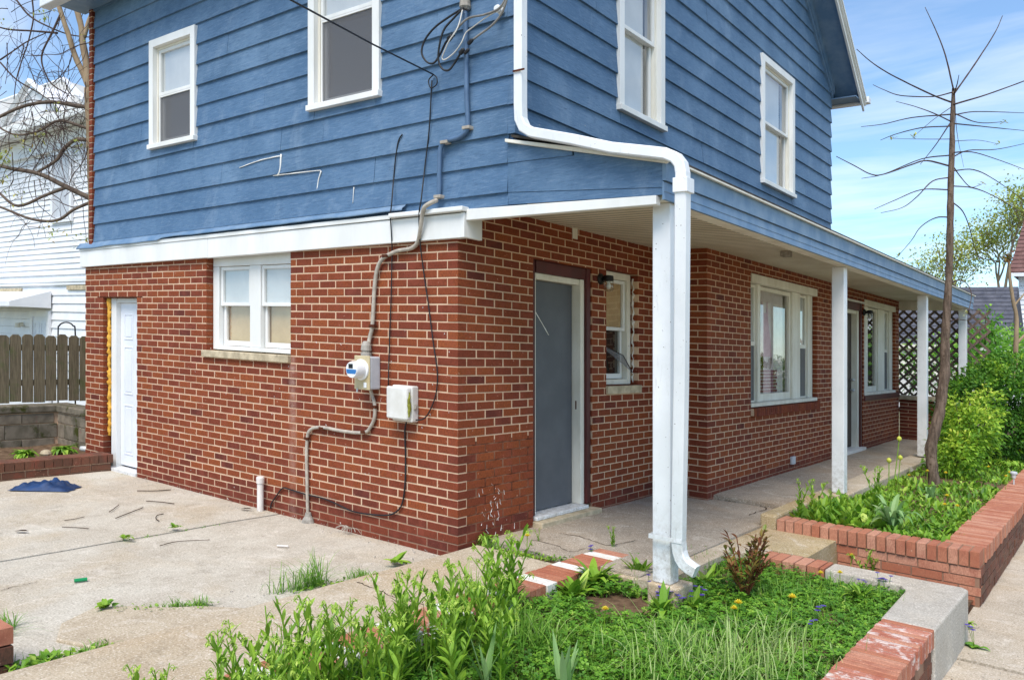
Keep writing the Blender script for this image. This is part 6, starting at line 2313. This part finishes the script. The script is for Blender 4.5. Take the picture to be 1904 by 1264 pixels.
# ------------------------------------------------------------------ uncountable greenery
def greenery():
    g = random.Random(71)
    BARE = [(pG(1150, 1130, -.1), .24), (pG(1530, 1150, -.1), .10), (pG(1250, 1075, -.1), .10)]

    def bare(u, v):
        return any((u - c.x) ** 2 + (v - c.y) ** 2 < r * r * (1 + .5 * mnoise.noise(Vector((u * 8, v * 8, 0)))) for c, r in BARE)
    soil = lambda u, v: -.10 + .03 * mnoise.noise(Vector((u * 2, v * 2, 1)))
    # clover carpet
    m = MB(); n = 0
    while n < 22000:
        u, v = g.uniform(1.07, 2.88), g.uniform(-2.6, 1.5)
        if mnoise.noise(Vector((u * 2.1, v * 2.1, 5))) < -.45 or bare(u, v): n += 1; continue
        x, y, f = visible_px((u, v, 0))
        n += 1
        if y > 1330 or x > 1780: continue
        h = g.uniform(.015, .085) * (1 + .5 * mnoise.noise(Vector((u * 3, v * 3, 9))))
        c = Vector((u, v, soil(u, v) + h))
        a0 = g.uniform(0, 6.28); t = min(1, max(0, g.gauss(.42, .2) + .25 * mnoise.noise(Vector((u * 2, v * 2, 3)))))
        tl = Vector((g.gauss(0, .3), g.gauss(0, .3), 1)).normalized()
        R_ = g.uniform(.010, .022)
        e1 = tl.orthogonal().normalized(); e2 = tl.cross(e1)
        for k in range(3):
            a = a0 + k * 2.094
            dr = e1 * math.cos(a) + e2 * math.sin(a); sd_ = e1 * -math.sin(a) + e2 * math.cos(a)
            m.add([c, c + dr * R_ * .75 + sd_ * R_ * .6 + tl * .003, c + dr * R_ * 1.25, c + dr * R_ * .75 - sd_ * R_ * .6 + tl * .003], [(0, 1, 2, 3)], t)
    o = m.build('clover', 'clover_leaf'); tag(o, 'carpet of clover covering the front bed', 'clover', None, 'stuff')
    # grass
    def tuft(m, u, v, w, n, L, wd, sp, droop=(.2, .9), lean=.5, tone=.45):
        for _ in range(n):
            a = g.uniform(0, 6.28); k = abs(g.gauss(0, lean))
            d = Vector((math.cos(a) * k, math.sin(a) * k, 1)).normalized()
            m.blade((u + g.gauss(0, sp), v + g.gauss(0, sp), w), d, L * g.uniform(.5, 1.15), wd * g.uniform(.7, 1.2), g.uniform(*droop), min(1, max(0, g.gauss(tone, .2))))
    m = MB()
    for k in range(500):
        u, v = g.uniform(1.08, 2.86), g.uniform(-2.7, 1.45)
        if bare(u, v): continue
        x, y, f = visible_px((u, v, .1))
        if y > 1320 or x > 1700: continue
        q = mnoise.noise(Vector((u * 1.7, v * 1.7, 2)))
        if q < -.1 and g.random() < .7: continue
        tuft(m, u, v, -.11, g.randint(6, 14), g.uniform(.10, .22), .006, .04, lean=.35)
    for (x, y, n, L, wd, sp, tn) in ((955, 1190, 160, .34, .008, .10, .45), (1010, 1215, 120, .34, .008, .08, .5), (830, 1230, 90, .36, .009, .08, .45), (1120, 1230, 100, .24, .007, .10, .4),
                                     (1290, 1240, 230, .36, .007, .16, .85), (1440, 1225, 170, .34, .007, .14, .85), (1370, 1255, 200, .36, .007, .16, .8), (1230, 1265, 120, .34, .007, .12, .6), (1500, 1120, 260, .20, .005, .16, .4), (1450, 1105, 160, .20, .005, .10, .35),
                                     (890, 1150, 90, .40, .009, .05, .5), (1330, 1060, 70, .18, .006, .07, .4), (1270, 1050, 50, .18, .006, .06, .4), (1420, 1150, 120, .14, .005, .12, .35)):
        p = pG(x, y, -.1); tuft(m, p.x, p.y, -.11, n, L, wd, sp, tone=tn, lean=.45)
    o = m.build('grass', 'grass_blade'); tag(o, 'tufts of long grass in the front bed', 'grass', None, 'stuff')
    m = MB(); n = 0
    while n < 3600:
        u, v = g.uniform(1.08, 2.86), g.uniform(-2.6, 1.45); n += 1
        if bare(u, v) or mnoise.noise(Vector((u * 1.9, v * 1.9, 12))) < -.12: continue
        x, y, f = visible_px((u, v, 0))
        if y > 1330 or x > 1700: continue
        a = g.uniform(0, 6.28); L = g.uniform(.05, .14)
        m.leaf((u, v, soil(u, v)), (math.cos(a), math.sin(a), g.uniform(.8, 3.5)), (0, 0, 1), L, L * g.uniform(.14, .30), g.uniform(.2, 1), min(1, max(0, g.gauss(.5, .22))), 3)
    o = m.build('bed_weeds', 'weed_leaf'); tag(o, 'mixed low leafy weeds rising through the front bed clover', 'weeds', None, 'stuff')
    # grass in the joints of the drive and walk
    m = MB()
    for (x0, y0, x1, y1, n, L) in ((560, 1096, 600, 1088, 22, .34), (510, 1104, 560, 1096, 10, .24), (300, 1133, 385, 1125, 26, .10), (215, 1138, 300, 1132, 16, .04), (640, 1082, 680, 1070, 14, .12),
                                   (70, 1252, 195, 1205, 34, .10), (20, 1258, 100, 1240, 30, .13), (230, 1005, 400, 975, 16, .03), (880, 1008, 930, 1022, 26, .10), (930, 1030, 1060, 1040, 40, .035), (1050, 1035, 1140, 1022, 20, .03),
                                   (1795, 1150, 1800, 1200, 12, .04), (1810, 1215, 1880, 1232, 10, .03), (1640, 1075, 1720, 1085, 24, .05), (0, 1190, 20, 1160, 14, .16), (150, 895, 240, 880, 8, .03)):
        w = -.085 if x0 < 800 else (-.35 if x0 > 1700 else (-.3 if x0 > 1600 else -.005))
        a, b = pG(x0, y0, w), pG(x1, y1, w)
        for k in range(n):
            q = a.lerp(b, g.random())
            tuft(m, q.x, q.y, w - .01, g.randint(3, 7), L, .005, .02, lean=.7, tone=.4)
    o = m.build('joint_grass', 'grass_blade'); tag(o, 'grass sprouting from the joints of the driveway and walk', 'grass', None, 'stuff')
    # leafy low weeds along the walk joints and in the strip by the corner
    m = MB()
    for (x0, y0, x1, y1, n, L, w) in ((930, 1030, 1070, 1045, 150, .035, -.01), (70, 1255, 200, 1205, 110, .05, -.07), (205, 1138, 390, 1128, 90, .03, -.08), (560, 1100, 640, 1085, 40, .05, -.08), (1640, 1078, 1730, 1090, 60, .05, -.3), (30, 1262, 110, 1225, 70, .08, -.06)):
        a, b = pG(x0, y0, w), pG(x1, y1, w)
        for k in range(n):
            q = a.lerp(b, g.random()); t = g.uniform(0, 6.28)
            m.leaf((q.x + g.gauss(0, .04), q.y + g.gauss(0, .04), w + g.uniform(0, .02)), (math.cos(t), math.sin(t), g.uniform(.2, 1.5)), (0, 0, 1), L * g.uniform(.6, 1.3), L * .42, .4, min(1, max(0, g.gauss(.45, .2))), 2)
    o = m.build('joint_weeds', 'weed_leaf'); tag(o, 'low leafy weeds filling the joints of the paving', 'weeds', None, 'stuff')
    # porch planter greens
    m = MB()
    n = 0
    while n < 6500:
        u, v = g.uniform(1.58, 2.86), 2.85 + 6.4 * g.random() ** 1.4
        n += 1
        if (u - 2.05) ** 2 + (v - 6.9) ** 2 < .10: continue
        if mnoise.noise(Vector((u * 1.6, v * 1.6, 8))) < -.38: continue
        a = g.uniform(0, 6.28); L = g.uniform(.06, .17) * (1.5 if v < 4.4 and u < 2.3 else 1.0)
        h = .03 * mnoise.noise(Vector((u * 2, v * 2, 1)))
        m.leaf((u, v, .02 + h), (math.cos(a), math.sin(a), g.uniform(.4, 2.6)), (0, 0, 1), L, L * g.uniform(.16, .32), g.uniform(.2, 1), min(1, max(0, g.gauss(.45, .2) + .25 * mnoise.noise(Vector((u * 2, v * 2, 4))))), 3)
    n = 0
    while n < 2600:
        u, v = g.uniform(1.6, 2.86), g.uniform(8.8, 12.4); n += 1
        a = g.uniform(0, 6.28); L = g.uniform(.08, .20)
        m.leaf((u, v, .03 + g.uniform(0, .1)), (math.cos(a), math.sin(a), g.uniform(.4, 2)), (0, 0, 1), L, L * .26, .6, min(1, max(0, g.gauss(.5, .2))), 2)
    o = m.build('planter_greens', 'weed_leaf'); tag(o, 'low leafy weeds filling the porch planter', 'weeds', None, 'stuff')
    m = MB()
    for k in range(160):
        u, v = g.uniform(1.6, 2.84), 2.85 + 6 * g.random() ** 1.4
        tuft(m, u, v, .01, g.randint(4, 9), g.uniform(.10, .2), .006, .03, lean=.45)
    o = m.build('planter_grass', 'grass_blade'); tag(o, 'grass blades among the porch planter weeds', 'grass', None, 'stuff')


greenery()


# ================================================================== SMALL THINGS ON THE GROUND
def cracks():
    g = random.Random(91)
    floors = [o for o in scene.objects if o.name.startswith('porch_floor')]
    sets = [('front_walk', [(668, 1083), (690, 1092), (712, 1100), (725, 1108), (750, 1112), (785, 1124)], .004, .0045), ('porch_floor', [(1325, 922), (1360, 930), (1400, 936), (1425, 944), (1408, 952), (1395, 957)], .017, .005),
            ('porch_floor', [(1040, 990), (1080, 998), (1110, 1008), (1135, 1012), (1180, 1004)], .016, .004), ('porch_floor', [(1262, 975), (1300, 978), (1320, 985), (1360, 988)], .016, .003),
            ('porch_floor', [(990, 1002), (1030, 1012), (1060, 1024), (1090, 1018)], .016, .004), ('driveway', [(0, 1098), (20, 1092), (45, 1086), (70, 1080)], -.079, .003)]
    for nm, pts, w, r in sets:
        P = [pG(x + g.uniform(-2, 2), y + g.uniform(-1, 1), w) for x, y in pts]
        m = MB(); Q = smooth_path(P, 5)
        Q = [q + Vector((g.gauss(0, .006), g.gauss(0, .006), 0)) for q in Q]
        vs, fs = [], []
        for i, q in enumerate(Q):
            d = (Q[min(i + 1, len(Q) - 1)] - Q[max(i - 1, 0)]); n = Vector((-d.y, d.x, 0)).normalized() * (r * g.uniform(.4, 1.2))
            vs += [q - n, q + n]
        m.add(vs, [(2 * i, 2 * i + 1, 2 * i + 3, 2 * i + 2) for i in range(len(Q) - 1)])
        par = bpy.data.objects.get(nm)
        m.build('crack', 'dead_stick', par)


cracks()


def litter():
    g = random.Random(81)
    c = pG(86, 908, -.075)
    mb = MB(); vs, fs = [], []
    nx, ny = 26, 16
    r = Vector((_R[0], _R[1], 0)); f = Vector((_F[0], _F[1], 0))
    for j in range(ny + 1):
        for i in range(nx + 1):
            s, t = i / nx - .5, j / ny - .5
            edge = max(0, 1 - (2 * abs(s)) ** 4) * max(0, 1 - (2 * abs(t)) ** 4)
            h = edge * (.035 + .09 * abs(mnoise.noise(Vector((s * 5.2, t * 4, 4)))) + .045 * abs(mnoise.noise(Vector((s * 11, t * 7, 1)))))
            w = .56 + .10 * mnoise.noise(Vector((t * 3, 0, 2)))
            p = c + r * (s * w) + f * (t * .30 + .05 * s) + Vector((0, 0, h + .002))
            vs.append(p)
    for j in range(ny):
        for i in range(nx):
            a = j * (nx + 1) + i; fs.append((a, a + 1, a + nx + 2, a + nx + 1))
    mb.add(vs, fs)
    o = mb.build('blue_tarp', 'tarp', smooth=True); tag(o, 'crumpled dark blue cloth lying on the driveway', 'cloth')
    sticks = [([(215, 963), (240, 953), (266, 943)], .006, 'longest dark twig on the middle of the driveway'), ([(272, 931), (300, 933), (324, 936)], .006, 'straight dark twig near the brick wall'),
              ([(203, 951), (212, 945), (221, 938)], .005, 'short bent twig left of the longest one'), ([(304, 955), (292, 958), (290, 964), (296, 968)], .005, 'hook shaped twig on the driveway'),
              ([(120, 967), (140, 964), (157, 960)], .004, 'thin pale twig behind the blue cloth'), ([(297, 1014), (330, 1006), (390, 1003)], .004, 'long thin twig beyond the driveway joint'),
              ([(115, 979), (140, 980), (165, 982)], .004, 'thin twig lying flat near the driveway joint'), ([(255, 912), (290, 912), (318, 910)], .007, 'flat brown twig close to the driveway door'),
              ([(178, 1138), (150, 1150), (140, 1165), (142, 1185)], .004, 'curved dry stem across the near slab')]
    for pts, rr, lb in sticks:
        P = [pG(x, y, -.076 + rr) for x, y in pts]
        m = MB(); m.tube(smooth_path(P, 4), rr * .7, 5, wob=.4); tag(m.build('twig', 'dead_stick'), lb, 'twig')
    P = [pG(138, 1079, -.066), pG(162, 1076, -.066)]
    m = MB(); m.tube(P, .012, 8); tag(m.build('plastic_straw', 'green_plastic'), 'short green plastic tube on the driveway', 'plastic tube')
    P = [pG(515, 1014, -.07), pG(536, 1015, -.07)]
    m = MB(); m.tube(P, .007, 8); tag(m.build('chalk_stick', 'pvc'), 'white stick lying near the brick wall foot', 'stick')
    for (x, y, lb) in ((447, 946, 'brown leaf scrap beside the white pipe'), (28, 987, 'dark leaf scrap at the left of the driveway')):
        c = pG(x, y, -.07); m = MB(); m.leaf(c, (1, .6, .15), (0, 0, 1), .12, .05, .1, .2); tag(m.build('leaf_scrap', 'dead_stick'), lb, 'leaf')
    # dry roots at the wall foot
    m = MB(); c = pA(652, 985, -.05)
    for _ in range(22):
        a = g.uniform(0, 6.28); L = g.uniform(.05, .16)
        m.tube(smooth_path([c + Vector((0, 0, .01)), c + Vector((math.cos(a) * L * .6, -abs(math.sin(a)) * L * .4, .03)), c + Vector((math.cos(a) * L, -abs(math.sin(a)) * L * .7, .004))], 3), .0018, 4)
    tag(m.build('dry_roots', 'conduit_grey'), 'tangle of dry roots at the foot of the brick wall', 'roots')
    # bottle in the driveway planter
    c = pG(150, 838, .04); e = c + Vector((.16, .12, -.01))
    m = MB(); m.lathe(c + Vector((0, 0, .03)), (e - c), [(.03, 0), (.034, .03), (.034, .13), (.014, .17), (.014, .20)], 14)
    tag(m.build('plastic_bottle', 'clear_plastic', smooth=True), 'crushed clear plastic bottle in the mossy planter', 'bottle')
    c = pG(85, 846, .03)
    m = MB(); m.lathe(c, (0, 0, 1), [(.05, 0), (.062, .02), (.05, .05), (.02, .066)], 9); tag(m.build('pebble', 'stone_sill'), 'tan rock between the two green clumps', 'rock')
    c = pG(1690, 880, .03)
    m = MB(); m.lathe(c, (0, 0, 1), [(.05, 0), (.07, .03), (.055, .07), (.02, .09)], 7); tag(m.build('pebble', 'stone'), 'grey rock beside the porch kerb', 'rock')
    # solar path light
    c = pG(1885, 905, .06)
    o = empty('garden_light', c)
    m = MB(); m.tube([c, c + Vector((0, 0, .14))], .008, 8); m.build('stake', 'meter_grey', o)
    m = MB(); m.lathe(c + Vector((0, 0, .11)), (0, 0, 1), [(.022, 0), (.03, .05)], 14); m.build('lens', 'clear_plastic', o)
    m = MB(); m.lathe(c + Vector((0, 0, .16)), (0, 0, 1), [(.04, 0), (.042, .015), (.03, .03)], 14); m.build('lid', 'meter_grey', o)
    tag(o, 'small grey garden light on the planter edge', 'garden light')
    # hoop behind the fence
    P = [at(108, 622, 13.2), at(110, 606, 13.2), at(118, 600, 13.2), at(128, 600, 13.2), at(136, 606, 13.2), at(140, 622, 13.2)]
    P = [P[0] - Vector((0, 0, 1.2))] + P + [P[-1] - Vector((0, 0, 1.2))]
    m = MB(); m.tube(smooth_path(P, 5), .012, 6); tag(m.build('metal_hoop', 'black_metal', smooth=True), 'thin metal hoop sticking up behind the fence', 'hoop')
    # pebbles and broken bits at the base of walls
    m = MB()
    for _ in range(500):
        k = g.random()
        if k < .4: p = Vector((g.uniform(-4.7, -.1), -g.random() ** 2 * .25, -.078))
        elif k < .7: p = Vector((g.uniform(-.5, .0), g.uniform(-2.2, -.2), -.08))
        else: p = Vector((g.uniform(3.2, 3.6), g.uniform(-.6, 2.2), -.345))
        s = g.uniform(.003, .010)
        m.add([p + Vector((g.uniform(-s, s), g.uniform(-s, s), 0)) for _ in range(3)] + [p + Vector((0, 0, s))], [(0, 1, 3), (1, 2, 3), (2, 0, 3)])
    tag(m.build('gravel', 'stone'), 'fine gravel swept against the walls', 'gravel', None, 'stuff')


litter()


# ================================================================== SHEAR
def shear_model():
    """shears the whole model down towards the street; plants keep growing upright"""
    for me in bpy.data.meshes:
        if me.get('upright'):
            continue
        n = len(me.vertices)
        co = np.empty(n * 3, dtype=np.float32)
        me.vertices.foreach_get('co', co)
        co = co.reshape(-1, 3)
        co[:, 2] += SHEAR * co[:, 0]
        me.vertices.foreach_set('co', co.ravel())
        me.update()
    for o in scene.objects:
        if o.type in ('CAMERA', 'LIGHT'):
            continue
        o.location.z += SHEAR * o.location.x


shear_model()
